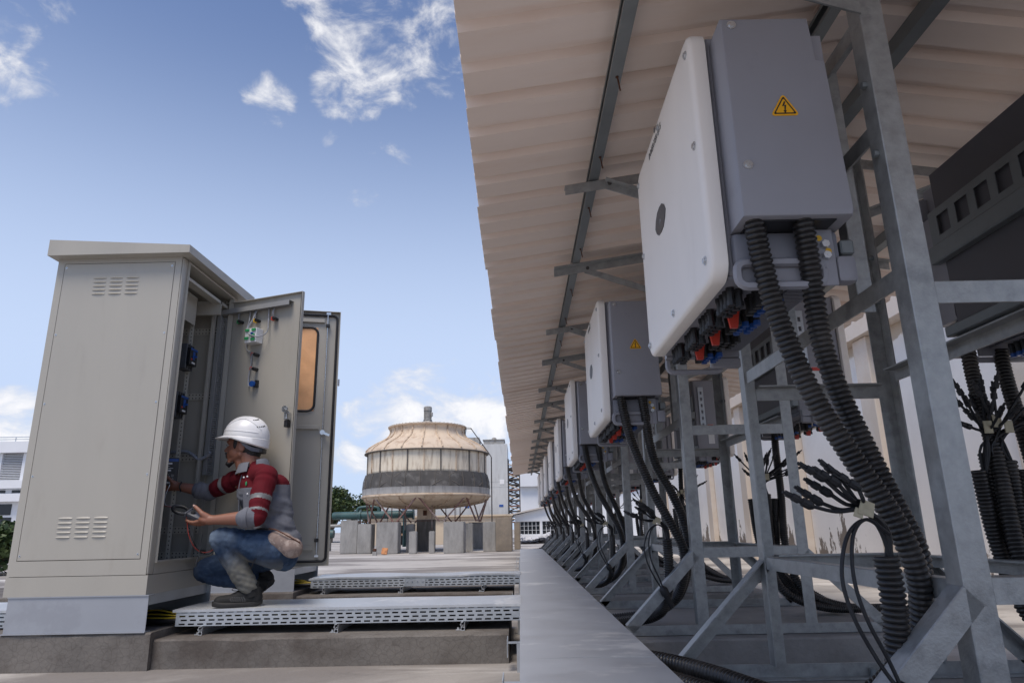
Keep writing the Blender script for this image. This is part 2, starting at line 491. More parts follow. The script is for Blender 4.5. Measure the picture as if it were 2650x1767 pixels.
def plinth_material():
    m = mat('stained_concrete_plinth', (0.165, 0.15, 0.135), 0.9, 0, 0.18, 5, 0.28, 50, tint=(0.085, 0.070, 0.060), tint_amt=0.9, tscale=2.0, tlo=0.40, thi=0.62, detail=12)
    t = m.node_tree; p = t.nodes['Principled BSDF']
    src = p.inputs['Base Color'].links[0].from_socket
    tcn = [n for n in t.nodes if n.type == 'TEX_COORD'][0]
    v = t.nodes.new('ShaderNodeTexVoronoi'); v.feature = 'DISTANCE_TO_EDGE'; v.inputs['Scale'].default_value = 28
    t.links.new(tcn.outputs['Object'], v.inputs['Vector'])
    r = t.nodes.new('ShaderNodeMapRange'); r.inputs['From Min'].default_value = 0.0; r.inputs['From Max'].default_value = 0.06
    r.inputs['To Min'].default_value = 0.35; r.inputs['To Max'].default_value = 0.0
    t.links.new(v.outputs['Distance'], r.inputs[0])
    x = t.nodes.new('ShaderNodeMix'); x.data_type = 'RGBA'
    t.links.new(r.outputs[0], x.inputs['Factor']); t.links.new(src, x.inputs['A']); x.inputs['B'].default_value = (0.06, 0.05, 0.045, 1)
    t.links.new(x.outputs['Result'], p.inputs['Base Color'])
    return m
MT['plinth'] = plinth_material()
def rough_slab(lo, hi, n=60, amp=0.006, seed=0):
    """a cast slab with slightly broken arrises"""
    b = MB(); x0, y0, z0 = lo; x1, y1, z1 = hi
    secs = []
    for i in range(n+1):
        x = x0 + (x1 - x0)*i/n
        j = lambda k: noise.noise(Vector((x*9, k*3.1 + seed, seed)))*amp + max(0, noise.noise(Vector((x*2.3, k*7.7, seed + 5))) - 0.35)*amp*4
        c = 0.008 + abs(j(3))*1.2
        secs.append([(x, y0 + j(0)*.6, z0), (x, y0 + j(1), z1 - c), (x, y0 + c + j(2), z1), (x, y1, z1), (x, y1, z0)])
    vs = [p for s in secs for p in s]; fs = []
    for i in range(n):
        for k in range(4):
            fs.append((i*5+k, (i+1)*5+k, (i+1)*5+k+1, i*5+k+1))
    fs += [(0, 1, 2, 3, 4), tuple(n*5 + k for k in (4, 3, 2, 1, 0))]
    b.add(vs, fs)
    return b
struct('concrete_plinth', rough_slab((-9.0, 3.965, -0.02), (-2.015, 5.35, 0.19), 90, 0.007, 1), 'plinth')
struct('concrete_plinth', rough_slab((-2.013, 4.0, -0.02), (-0.075, 5.35, 0.15), 40, 0.006, 2), 'plinth')
struct('concrete_plinth', rough_slab((-9.0, 6.37, -0.02), (-2.015, 7.7, 0.19), 60, 0.006, 3), 'plinth')
struct('concrete_plinth', rough_slab((-2.013, 6.45, -0.02), (-0.075, 7.7, 0.15), 40, 0.006, 4), 'plinth')
for k in range(8):
    y = 1.40 + 2.36*k
    struct('concrete_plinth', rough_slab((0.42, y, -0.02), (2.12, y + 1.55, 0.138), 24, 0.005, 10 + k), 'concrete')

# ---------------------------------------------------------------- white wall at the right
def wall_material():
    m = mat('white_plaster', (0.84, 0.80, 0.755), 0.8, 0, 0.04, 1.6, 0.15, 18, tint=(0.60, 0.56, 0.52), tint_amt=0.5, tscale=0.8, tlo=0.5, thi=0.75)
    t = m.node_tree; p = t.nodes['Principled BSDF']
    src = p.inputs['Base Color'].links[0].from_socket
    tcn = [n for n in t.nodes if n.type == 'TEX_COORD'][0]
    sp = t.nodes.new('ShaderNodeSeparateXYZ'); t.links.new(tcn.outputs['Object'], sp.inputs[0])
    mp = t.nodes.new('ShaderNodeMapping'); mp.inputs['Scale'].default_value = (1, 1.0, 0.45)
    t.links.new(tcn.outputs['Object'], mp.inputs[0])
    n = t.nodes.new('ShaderNodeTexNoise'); n.inputs['Scale'].default_value = 2.0; n.inputs['Detail'].default_value = 10; n.inputs['Roughness'].default_value = 0.7
    t.links.new(mp.outputs[0], n.inputs['Vector'])
    zr = t.nodes.new('ShaderNodeMapRange'); zr.inputs['From Min'].default_value = 0.15; zr.inputs['From Max'].default_value = 1.25
    zr.inputs['To Min'].default_value = 0.10; zr.inputs['To Max'].default_value = -0.12
    t.links.new(sp.outputs['Z'], zr.inputs[0])
    a = t.nodes.new('ShaderNodeMath'); a.operation = 'ADD'; t.links.new(n.outputs[0], a.inputs[0]); t.links.new(zr.outputs[0], a.inputs[1])
    r = t.nodes.new('ShaderNodeMapRange'); r.inputs['From Min'].default_value = 0.592; r.inputs['From Max'].default_value = 0.606
    t.links.new(a.outputs[0], r.inputs[0])
    x = t.nodes.new('ShaderNodeMix'); x.data_type = 'RGBA'
    t.links.new(r.outputs[0], x.inputs['Factor']); t.links.new(src, x.inputs['A']); x.inputs['B'].default_value = (0.20, 0.165, 0.135, 1)
    # bare cream render above the ragged paint line
    n4 = t.nodes.new('ShaderNodeTexNoise'); n4.inputs['Scale'].default_value = 1.8; n4.inputs['Detail'].default_value = 5
    t.links.new(tcn.outputs['Object'], n4.inputs['Vector'])
    h = t.nodes.new('ShaderNodeMath'); h.operation = 'MULTIPLY_ADD'; t.links.new(n4.outputs[0], h.inputs[0]); h.inputs[1].default_value = 0.5
    t.links.new(sp.outputs['Z'], h.inputs[2])
    r4 = t.nodes.new('ShaderNodeMapRange'); r4.inputs['From Min'].default_value = 3.12; r4.inputs['From Max'].default_value = 3.15
    t.links.new(h.outputs[0], r4.inputs[0])
    x4 = t.nodes.new('ShaderNodeMix'); x4.data_type = 'RGBA'
    t.links.new(r4.outputs[0], x4.inputs['Factor']); t.links.new(x.outputs['Result'], x4.inputs['A']); x4.inputs['B'].default_value = (0.50, 0.42, 0.33, 1)
    t.links.new(x4.outputs['Result'], p.inputs['Base Color'])
    return m
MT['wall'] = wall_material()
MT['pilaster'] = mat('cream_plaster', (0.62, 0.53, 0.44), 0.8, 0, 0.05, 2, 0.15, 18, tint=(0.70, 0.64, 0.58), tint_amt=0.5, tscale=0.9)
w = thing('building_wall', 'long white plastered wall with cream pilasters and peeling patches near its foot', 'wall', (4.7, 12, 0))
b = MB().box((4.7, 0.5, -0.02), (5.1, 25.2, 4.6)); part('wall_face', b, 'wall', w, off=(4.7, 12, 0))
for y in (3.2, 6.0, 8.7, 11.4, 14.1, 16.8, 19.5, 22.2, 24.8):
    b = MB().box((4.58, y, -0.02), (4.698, y + 0.36, 3.05), bev=0.008); part('pilaster', b, 'pilaster', w, off=(4.7, 12, 0))
b = MB().box((4.50, 0.5, 3.055), (4.697, 25.2, 3.4)); part('ledge_beam', b, 'pilaster', w, off=(4.7, 12, 0))

# ---------------------------------------------------------------- gabled canopy over the inverter row
RX = 1.245; SL = 0.15
def zroof(x): return 2.2295 + SL*(x if x <= RX else 2*RX - x)
croot = thing('canopy', 'long pink beige corrugated steel canopy on zinc purlins over the row of inverters', 'canopy', (RX, 9.7, 0))
def sheet_mesh():
    prof = []
    for k in range(4):
        o = 0.2*k
        prof += [(o + 0.0, 0.0), (o + 0.122, 0.0), (o + 0.136, 0.030 + 0.008*(k == 3)), (o + 0.182, 0.030 + 0.008*(k == 3)), (o + 0.196, 0.0)]
    prof += [(0.80, 0.0), (0.835, 0.0)]
    L = (RX + 0.165)*math.sqrt(1 + SL*SL) - 0.004
    n = len(prof); vs = []
    NS = 4
    for zz in (0.0, 0.0016):
        for i in range(NS+1):
            for y, z in prof: vs.append((L*i/NS, y, z + zz))
    fs = []
    S = (NS+1)*n
    for q in (0, 1):
        for i in range(NS):
            for j in range(n-1):
                a = q*S + i*n + j
                fs.append((a, a+1, a+n+1, a+n))
    for i in (0, NS):
        for j in range(n-1):
            a = i*n + j; fs.append((a, a+1, S+a+1, S+a))
    for i in range(NS):
        for j in (0, n-1):
            a = i*n + j; fs.append((a, a+n, S+a+n, S+a))
    m = MB().add(vs, fs).mesh('roof_sheet', 'roof')
    return m
sm = sheet_mesh()
for side in (0, 1):
    y = -1.78; k = 0
    while y < 20.6:
        o = bpy.data.objects.new('roof_sheet', sm); COL.objects.link(o); o.parent = croot
        jit = random.uniform(-0.012, 0.012)
        if side == 0:
            M = Matrix(((1, 0, -SL), (0, 1, 0), (SL, 0, 1)))
            M.col[0].normalize(); M.col[2].normalize()
            o.rotation_euler = (0, -math.atan(SL), 0)
            o.location = (-0.165 + jit - RX, y - 9.7, zroof(-0.165 + jit) + (k % 2)*0.0022)
        else:
            o.rotation_euler = (0, math.atan(SL), 0)
            x1 = RX + 0.004
            o.location = (x1 - RX + jit*0.3, y - 9.7, zroof(RX) + (k % 2)*0.0022)
        y += 0.8; k += 1
b = MB()
for s in (-1, 1):
    p = [(0, 0.036), (s*0.18, 0.036 - 0.18*SL), (s*0.185, 0.02 - 0.185*SL), (s*0.183, 0.02 - 0.183*SL), (s*0.178, 0.034 - 0.178*SL), (0, 0.034)]
    b.prof(p, (RX, -1.78, zroof(RX)), (RX, 21.0, zroof(RX)), (1, 0, 0), (0, 0, 1), closed=True)
part('ridge_cap', b, 'roof', croot, off=(RX, 9.7, 0))
def purlin(x, flip):
    s = -1 if flip else 1
    zt = zroof(x) - 0.001
    b = MB(); w = 0.045; hgt = 0.058; t = 0.003
    pts = [(0, 0), (0, -hgt), (-w*s, -hgt), (-w*s, -hgt+0.013), (-(w-t)*s, -hgt+0.013), (-(w-t)*s, -hgt+t), (-t*s, -hgt+t), (-t*s, -t), (-(w-t)*s, -t), (-(w-t)*s, -0.013), (-w*s, -0.013), (-w*s, 0)]
    pts = [(px, pz + SL*(px if x < RX else -px)*1.0) for px, pz in pts]
    for y0, y1 in ((-1.78, 3.96), (4.02, 9.9), (9.96, 15.9), (15.96, 20.9)):
        o = b.prof(pts, (x, y0, zt), (x, y1, zt), (1, 0, 0), (0, 0, 1), closed=True)
    part('purlin', b, 'galv_dark', croot, off=(RX, 9.7, 0))
for x, f in ((0.392, 0), (1.10, 0), (1.39, 1), (2.10, 1)): purlin(x, f)
for y in (1.47, 2.08, 2.62, 3.1, 3.62, 4.3, 4.95, 5.6, 6.4, 7.2):
    x = 0.372 + random.uniform(-.004, .006)
    b = MB().cyl((x, y, 2.235), (x + 0.012, y + 0.02, 2.183), 0.0028, 6).cyl((x, y, 2.226), (x, y, 2.222), 0.006, 6)
    part('screw', b, 'rust', croot, off=(RX, 9.7, 0))

# ---------------------------------------------------------------- welded support frames
FP = 2.35; FY0, FY1 = 1.53, 2.81; FM = 2.17
def frame_build():
    L = (RX, FM, 0.14)
    f = thing('support_frame', 'galvanised angle steel support frame nearest the camera', 'frame', L, group='welded support frames under the canopy')
    P = lambda n, g, m='galv': part(n, g, m, f, off=L)
    A, B = 0.93, 1.56
    for y, sy in ((FY0, 1), (FY1, -1)):
        for x, sx in ((A, 1), (B, -1)):
            zt = 2.19 + SL*((x if x < RX else 2*RX - x) - 0.37)
            P('post', MB().angle((x, y, 0.19), (x, y, zt), 0.060, 0.006, (sx, 0, 0), (0, sy, 0)))
            # brace down to the foot beam
            e = 0.552 if sx > 0 else 2*RX - 0.552
            a = Vector((x - sx*0.002, y, 0.565)); q = Vector((e, y, 0.192))
            d = (q - a).normalized(); nrm = Vector((-d.z*sx, 0, d.x*sx)); nrm = nrm if nrm.z < 0 else -nrm
            P('brace', MB().angle(a, q, 0.055, 0.006, nrm, (0, sy, 0)))
            # rafter and its strut
            x0 = 0.237 if sx > 0 else 2*RX - 0.237
            z0 = 2.222 + SL*(0.237 - 0.37); z1 = 2.222 + SL*(RX - 0.37)
            yy = y - sy*0.008
            P('rafter', MB().angle((x0, yy, z0), (RX - sx*0.001, yy, z1), 0.048, 0.005, (0, 0, -1), (0, -sy, 0)))
            xs = 0.42 if sx > 0 else 2*RX - 0.42
            xe = x
            P('strut', MB().angle((xs, yy + sy*0.001, 2.222 + SL*0.05 - 0.012), (xe, yy + sy*0.001, 2.035), 0.04, 0.005, (0, 0, -1), (0, sy, 0)))
            xb = xs + sx*0.02
            P('bolt', MB().cyl((xb, yy - sy*0.012, 2.205), (xb, yy + sy*0.012, 2.205), 0.011, 6), 'steel_dark')
            for zb in (1.60, 1.80):
                P('bolt', MB().cyl((x - sx*0.012, y + sy*0.03, zb), (x + sx*0.02, y + sy*0.03, zb), 0.010, 6), 'galv_dark')
        # beams across
        P('foot_beam', MB().angle((0.50, y, 0.140), (1.99, y, 0.140), 0.05, 0.006, (0, 0, 1), (0, sy, 0)))
        P('cross_beam', MB().angle((A + 0.061, y + sy*0.001, 0.582), (B - 0.061, y + sy*0.001, 0.582), 0.055, 0.006, (0, 0, -1), (0, sy, 0)))
        P('cross_beam', MB().angle((A + 0.061, y + sy*0.001, 1.245), (B - 0.061, y + sy*0.001, 1.245), 0.055, 0.006, (0, 0, -1), (0, sy, 0)))
        P('bolt', MB().cyl((1.30, y + sy*0.03, 0.146), (1.30, y + sy*0.03, 0.175), 0.012, 6), 'galv_dark')
    for x, sx in ((A, 1), (B, -1)):
        for z in ((1.30, 1.70, 2.02) if sx > 0 else (1.30,)):
            P('side_rail', MB().angle((x + sx*0.008, FY0 + 0.062, z), (x + sx*0.008, FY1 - 0.062, z), 0.05, 0.006, (0, 0, -1), (sx, 0, 0)))
        for y in ((1.80, 2.32) if sx > 0 else ()):
            P('upright', MB().angle((x + sx*0.016, y, 1.255), (x + sx*0.016, y, 2.05), 0.045, 0.005, (sx, 0, 0), (0, 1, 0)))
        P('lower_rail', MB().angle((x + sx*0.007, FY0 + 0.062, 0.575), (x + sx*0.007, FY1 - 0.062, 0.575), 0.045, 0.006, (0, 0, -1), (sx, 0, 0)))
    return f
fr0 = frame_build()
ORD = ['nearest the camera', 'second from the camera', 'third from the camera', 'fourth from the camera', 'fifth from the camera', 'sixth from the camera', 'seventh from the camera', 'farthest from the camera']
for k in range(1, 8):
    dup(fr0, (RX, FM + FP*k, 0.14), 0, 'galvanised angle steel support frame ' + ORD[k])

# ---------------------------------------------------------------- inverters
def panel_outline():
    return rrect(0.87, 0.75, 0.055, 5)
def cover_mb():
    """bowed white front cover, rounded corners; x is depth, faces -x"""
    b = MB(); rings = []
    for inset, x in ((0.0, 0.045), (0.0, 0.012), (0.004, 0.005), (0.012, 0.0012), (0.028, 0.0)):
        o = rrect(0.87 - 2*inset, 0.75 - 2*inset, max(0.055 - inset*0.7, 0.02), 5)
        rings.append([(x, 0.435 + u, 0.375 + v) for u, v in o])
    n = len(rings[0]); vs = [p for r in rings for p in r]; fs = []
    for i in range(len(rings)-1):
        for j in range(n): fs.append((i*n+j, i*n+(j+1) % n, (i+1)*n+(j+1) % n, (i+1)*n+j))
    fs.append(tuple((len(rings)-1)*n + j for j in range(n)))
    fs.append(tuple(range(n-1, -1, -1)))
    return b.add(vs, fs)
def holed_strip(L, H, t, holes, r=0.0):
    """strip in local (u, v), thickness t along w, with rectangular holes [(u0,u1,v0,v1)] side by side in one row"""
    b = MB(); v0 = holes[0][2]; v1 = holes[0][3]
    b.box((0, 0, 0), (L, v0, t)); b.box((0, v1, 0), (L, H, t))
    u = 0
    for h in holes:
        b.box((u, v0, 0.00005), (h[0], v1, t - 0.00005)); u = h[1]
    b.box((u, v0, 0.00005), (L, v1, t - 0.00005))
    return b
def placed(b, M):
    b.v = [M @ v for v in b.v]; return b
def connector(p, blue=False):
    x, y, z = p
    b = MB().cyl((x, y, z), (x, y, z - 0.014), 0.0115, 8).cyl((x, y, z - 0.014), (x, y, z - 0.036), 0.0095, 8)
    b.cyl((x, y, z - 0.036), (x, y, z - 0.05), 0.0105 if blue else 0.012, 8, 1 if (blue and (int(y*1000) % 3)) else 0)
    return b
def make_inverter(near):
    t = thing('solar_inverter', 'x', 'inverter', (0.5, 1.63, 1.30), group='white fronted inverters in the row facing the yard')
    P = lambda n, g, m, par=None, **k: part(n, g, m, par or t, **k)
    cv = P('front_cover', cover_mb(), 'cover', smooth=35)
    bodyb = MB().box((0.047, 0.02, 0.015), (0.10, 0.85, 0.735), bev=0.01).box((0.10, 0.035, 0.03), (0.335, 0.835, 0.72), bev=0.012)
    P('body', bodyb, 'inv')
    # terminal box on the near end
    nb = [(0.062, 0.125), (0.062, 0.703), (0.296, 0.700), (0.300, 0.640), (0.302, 0.570), (0.325, 0.566), (0.338, 0.140), (0.334, 0.125)]
    bx = MB(); n = len(nb)
    ys = [(-0.085, 0.008), (-0.089, 0.003), (-0.080, 0.0), (0.034, 0.0)]
    cx, cz = 0.19, 0.41
    vs = []
    for y, ins in ((-0.090, 0.007), (-0.088, 0.003), (-0.082, 0.0), (0.034, 0.0)):
        for x, z in nb:
            vs.append((x + (ins if x < cx else -ins), y, z + (ins if z < cz else -ins)))
    fs = [tuple(range(n-1, -1, -1))]
    for i in range(3):
        for j in range(n): fs.append((i*n+j, i*n+(j+1) % n, (i+1)*n+(j+1) % n, (i+1)*n+j))
    bx.add(vs, fs)
    tb = P('terminal_box', bx, 'inv', smooth=30)
    P('gland_opening', MB().box((0.085, -0.070, 0.121), (0.300, 0.02, 0.1245)), 'black', tb)
    P('flange', MB().box((0.302, -0.066, 0.565), (0.333, -0.060, 0.66)), 'inv', tb)
    for zz in (0.68, 0.266):
        s = MB(); x = 0.090
        s.cyl((x, -0.0895, zz), (x, -0.0925, zz), 0.0125, 14).cyl((x, -0.0925, zz), (x, -0.0965, zz), 0.0075, 10)
        P('screw', s, 'zinc', tb)
    # warning sign: plate, triangle outline and bolt
    S = MB(); cx, cz = 0.2, 0.426; q = 0.0375
    tri = lambda e, yy: [(cx + (u*e), yy, cz + v*e) for u, v in ((-1.0, -0.62), (1.0, -0.62), (0.0, 1.12))]
    def rtri(e, r, yy):
        pts = []
        base = [Vector((u*e, v*e)) for u, v in ((-1.0, -0.62), (1.0, -0.62), (0.0, 1.12))]
        for i in range(3):
            p = base[i]; a = (base[i-1] - p).normalized(); c = (base[(i+1) % 3] - p).normalized()
            for w_ in (0, 0.5, 1):
                m = p + a*r*(1-w_) + c*r*w_ if w_ != 0.5 else p + (a + c)*r*0.32
                pts.append((cx + m.x, yy, cz + m.y))
        return pts
    S.poly(rtri(q, 0.010, -0.0905), 0.001, (0, -1, 0))
    sg = P('warning_sign', S, 'orange', tb)
    O = MB(); o = rtri(q*0.80, 0.004, -0.0917); i_ = rtri(q*0.64, 0.003, -0.0917)
    O.add(o + i_, [(k, (k+1) % 9, 9+(k+1) % 9, 9+k) for k in range(9)])
    o2 = [(cx + u*q*0.5, -0.0918, cz + v*q*0.5) for u, v in ((0.02, 0.95), (-0.32, 0.18), (0.0, 0.26), (-0.06, -0.45), (-0.22, -0.40), (0.04, -0.95), (0.26, -0.42), (0.12, -0.44), (0.30, 0.45), (0.02, 0.36), (0.24, 0.95))]
    O.add(o2, [tuple(range(len(o2)))])
    P('sign_print', O, 'black', tb)
    # fan housing and carrying handle under the box
    P('fan_housing', MB().box((0.060, -0.004, 0.035), (0.33, 0.034, 0.122), bev=0.012, seg=2), 'inv_dark', smooth=40)
    h = MB()
    path = [(0.055 + 0.115 + u, -0.006, 0.006 + v) for u, v in rrect(0.215, 0.062, 0.022, 4)]
    h.tube(bez(path + [path[0]], 1), 0.012, 6)
    h.box((0.075, 0.004, -0.014), (0.265, 0.012, 0.03))
    P('handle', h, 'inv', smooth=40)
    h = MB(); path = [(0.055 + 0.115 + u, 0.885, -0.018 + v) for u, v in rrect(0.20, 0.058, 0.02, 4)]
    h.tube(bez(path + [path[0]], 1), 0.010, 6); h.box((0.06, 0.845, 0.0), (0.33, 0.88, 0.035)); h.box((0.225, 0.85, -0.04), (0.335, 0.878, 0.0), bev=0.006)
    P('handle', h, 'inv', smooth=40)
    P('earth_plate', MB().box((0.262, -0.012, -0.03), (0.312, -0.006, 0.122), bev=0.002), 'inv')
    for zz in (0.078, 0.048): P('earth_bolt', MB().cyl((0.287, -0.012, zz), (0.287, -0.025, zz), 0.0105, 6), 'zinc')
    for zz in (0.062, 0.097): P('earth_sticker', MB().cyl((0.296 if zz < .07 else 0.276, -0.0122, zz), (0.296 if zz < .07 else 0.276, -0.0132, zz), 0.008, 12), 'yellow')
    P('side_casting', MB().box((0.314, -0.012, -0.02), (0.365, 0.034, 0.052), bev=0.012, seg=2), 'inv', smooth=40)
    # underside: vent strips, connectors, switches
    v = MB().box((0.235, 0.05, 0.020), (0.33, 0.83, 0.0295))
    ny = 60 if near else 24
    for k in range(ny):
        y = 0.06 + 0.755*k/ny
        v.box((0.245, y, 0.013), (0.322, y + 0.38/ny, 0.0202))
    P('vent_grille', v, 'inv_dark')
    P('bottom_plate', MB().box((0.05, 0.03, 0.008), (0.232, 0.84, 0.0148)), 'inv')
    rows = []
    for c0 in (0.10, 0.29, 0.48, 0.67):
        for k in range(4):
            for r, x in enumerate((0.072, 0.098, 0.150, 0.176, 0.205)):
                rows.append((x + random.uniform(-.002, .002), c0 + 0.03*k + (0.012 if r % 2 else 0), r))
    if near:
        for x, y, r in rows:
            P('connector', connector((x, y, 0.008), r >= 3), ['black', 'blue' if r >= 3 else 'black'])
    else:
        b = MB()
        for x, y, r in rows[::2]:
            c = connector((x, y, 0.008), r >= 3); b.add(c.v, c.f); b.m[-len(c.m):] = c.m
        o = P('connector_rows', b, ['black', 'blue'], kind='stuff')
    for y in (0.245, 0.435, 0.625):
        s = MB().cyl((0.122, y, 0.008), (0.122, y, -0.016), 0.020, 10)
        s.poly([(0.105, y - 0.006, -0.016), (0.139, y - 0.006, -0.016), (0.132, y - 0.006, -0.062), (0.112, y - 0.006, -0.062)], 0.012, (0, 1, 0))
        P('isolator_switch', s, 'red')
    # far end: bracket with slots, vent and label
    st = holed_strip(0.40, 0.05, 0.004, [(0.03 + 0.06*k, 0.06 + 0.06*k, 0.016, 0.034) for k in range(6)])
    placed(st, Matrix(((0, 1, 0, 0.24), (0, 0, 1, 0.846), (1, 0, 0, 0.25), (0, 0, 0, 1))))
    P('slotted_bracket', st, 'galv_light')
    P('data_label', MB().box((0.17, 0.837, 0.12), (0.225, 0.8385, 0.30)), 'white')
    P('label_heading', MB().box((0.171, 0.8387, 0.275), (0.224, 0.8392, 0.298)), 'red')
    # back: mounting rail with large openings
    st = holed_strip(0.86, 0.145, 0.003, [(0.05 + 0.112*k, 0.05 + 0.112*k + 0.072, 0.035, 0.115) for k in range(7)])
    placed(st, Matrix(((0, 0, 1, 0.350), (1, 0, 0, 0.005), (0, 1, 0, 0.42), (0, 0, 0, 1))))
    P('mounting_rail', st, 'galv_dark')
    P('mounting_channel', MB().box((0.337, 0.005, 0.35), (0.375, 0.865, 0.418), bev=0.004), 'galv_dark')
    P('mounting_channel', MB().box((0.337, 0.005, 0.06), (0.372, 0.865, 0.10), bev=0.004), 'galv_dark')
    P('back_shade_sheet', MB().box((0.3352, 0.036, 0.031), (0.3367, 0.834, 0.719)), 'back_shade')  # dark sheet laid over the back, paints in the shade under the canopy
    # cover hardware
    for y, z in ((0.04, 0.69), (0.04, 0.40), (0.045, 0.065), (0.435, 0.045), (0.83, 0.045), (0.83, 0.40), (0.83, 0.70), (0.435, 0.71)):
        s = MB().cyl((0.0004, y, z), (-0.003, y, z), 0.0125, 14).cyl((-0.003, y, z), (-0.007, y, z), 0.008, 12)
        P('screw', s, 'zinc', cv)
    hx = [(-0.0005, 0.507 + u*0.083, 0.402 + w_*0.044) for u, w_ in ((-1, 0), (-0.80, 0.55), (-0.45, 0.95), (0, 1.05), (0.45, 0.95), (0.80, 0.55), (1, 0), (0.80, -0.55), (0.45, -0.95), (0, -1.05), (-0.45, -0.95), (-0.80, -0.55))]
    lp = P('indicator_plaque', MB().poly(hx, 0.002, (-1, 0, 0)), 'plaque', cv)
    pr = MB()
    for k in range(4): pr.cyl((-0.0026, 0.50 + 0.022*(k - 1.5), 0.422), (-0.0031, 0.50 + 0.022*(k - 1.5), 0.422), 0.003, 8)
    for k in range(8):
        a = PI*(k + 0.5)/8
        pr.ell((-0.0027, 0.507 + math.cos(a)*0.009, 0.390 + math.sin(a)*0.011), (0.0006, 0.0035, 0.005), 8, 5)
    P('plaque_print', pr, 'plaque_grey', cv)
    return t
MT['back_shade'] = mat('shaded_back_grey', (0.10, 0.098, 0.108), 0.5, 0, 0.06, 5)  # under-canopy shade put into the colour of the inverter backs
MT['plaque'] = mat('dark_grey_plaque', (0.065, 0.066, 0.07), 0.35)
MT['plaque_grey'] = mat('grey_plaque_print', (0.22, 0.22, 0.22), 0.5)
MT['ink'] = mat('black_marker_ink', (0.11, 0.11, 0.115), 0.6)
inv_near = make_inverter(True)
inv_near['label'] = 'white inverter hanging nearest the camera, marked INVERTER #15 in black letters'
def text_on(parent, body, y, z, size):
    """lettering on a cover: reads along -y, upright along z, faces -x"""
    M = Matrix(((0, 0, -1, -0.0012), (-1, 0, 0, y), (0, 1, 0, z), (0, 0, 0, 1)))
    o = bpy.data.objects.new('lettering', text_mesh(body, size, 0.0004, 'lettering', M, 'ink')); COL.objects.link(o); o.parent = parent
inv2 = dup(inv_near, (0.5, 1.63 + FP, 1.30), 0, 'white inverter second from the camera with yellow warning triangle on its grey box')
inv_far = make_inverter(False)
inv_far.location = (0.5, 1.63 + 2*FP, 1.30)
inv_far['label'] = 'white inverter third from the camera along the canopy'
for k in range(3, 8):
    dup(inv_far, (0.5, 1.63 + FP*k, 1.30), 0, 'white inverter ' + ORD[k] + ' along the canopy')
cv0 = [c for c in kids(inv_near) if c.name.startswith('front_cover')][0]
text_on(cv0, 'INVERTER #15', 0.500, 0.694, 0.034)
mk = MB().poly([(-0.0006, 0.489 + u*0.012, 0.735 + w_*0.010) for u, w_ in ((-1, 0), (-.5, 1), (.5, 1), (1, 0), (0.3, -1), (-0.3, -1))], 0.0006, (-1, 0, 0))
part('emblem', mk, 'ink', cv0)
cv1 = [c for c in kids(inv2) if c.name.startswith('front_cover')][0]
text_on(cv1, 'INVERTER', 0.500, 0.694, 0.034)
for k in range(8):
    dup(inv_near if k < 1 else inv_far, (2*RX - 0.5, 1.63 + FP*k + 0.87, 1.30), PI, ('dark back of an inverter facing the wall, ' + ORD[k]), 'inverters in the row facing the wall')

# ---------------------------------------------------------------- corrugated conduits
def conduit_mb(path, r, pitch=0.0138, n=14, fine=True):
    P = resample(path, pitch/3.0) if fine else resample(path, pitch)
    if fine:
        R = [r*(0.82 if (i % 3) == 0 else 1.0) for i in range(len(P))]
    else:
        R = [r*(0.86 if i % 2 else 1.0) for i in range(len(P))]
    return MB().tube(P, R, n)
CG = 'corrugated conduits dropping from the front inverters'
def place_conduits(k):
    dy = FP*k; fine = k < 3; seg = 14 if k < 2 else 9
    j = lambda s: (random.Random(k*17 + s).uniform(-0.025, 0.025)) if k else 0.0
    a = bez([(0.600, 1.575 + dy, 1.44), (0.618, 1.60 + dy, 1.33), (0.655, 1.63 + dy, 1.18), (0.72, 1.65 + dy, 1.00), (0.80 + j(1), 1.66 + dy, 0.845), (0.875 + j(1), 1.66 + dy, 0.70), (0.915, 1.67 + dy, 0.56), (0.91, 1.72 + dy, 0.40), (0.85, 1.80 + dy + j(2), 0.27), (0.70, 1.88 + dy, 0.19), (0.52, 1.90 + dy, 0.165), (0.30, 1.92 + dy, 0.15)], 12)
    b = bez([(0.722, 1.575 + dy, 1.44), (0.745, 1.62 + dy, 1.31), (0.768, 1.67 + dy, 1.16), (0.805, 1.70 + dy, 1.03), (0.86 + j(3), 1.72 + dy, 0.89), (0.915 + j(3), 1.73 + dy, 0.75), (0.962, 1.74 + dy, 0.61), (0.955, 1.80 + dy, 0.44), (0.90, 1.90 + dy, 0.30 + j(4)), (0.75, 2.00 + dy, 0.20), (0.55, 2.04 + dy, 0.17), (0.30, 2.06 + dy, 0.15)], 12)
    nm = ORD[k]
    for path, w in ((a, 'left'), (b, 'right')):
        mb = conduit_mb(path, 0.0268, n=seg, fine=fine)
        o = solo('corrugated_conduit', mb, 'conduit', 'black conduit, %s of the pair under the front inverter %s' % (w, nm), 'conduit', loc=tuple(path[0]), group=CG, smooth=60)
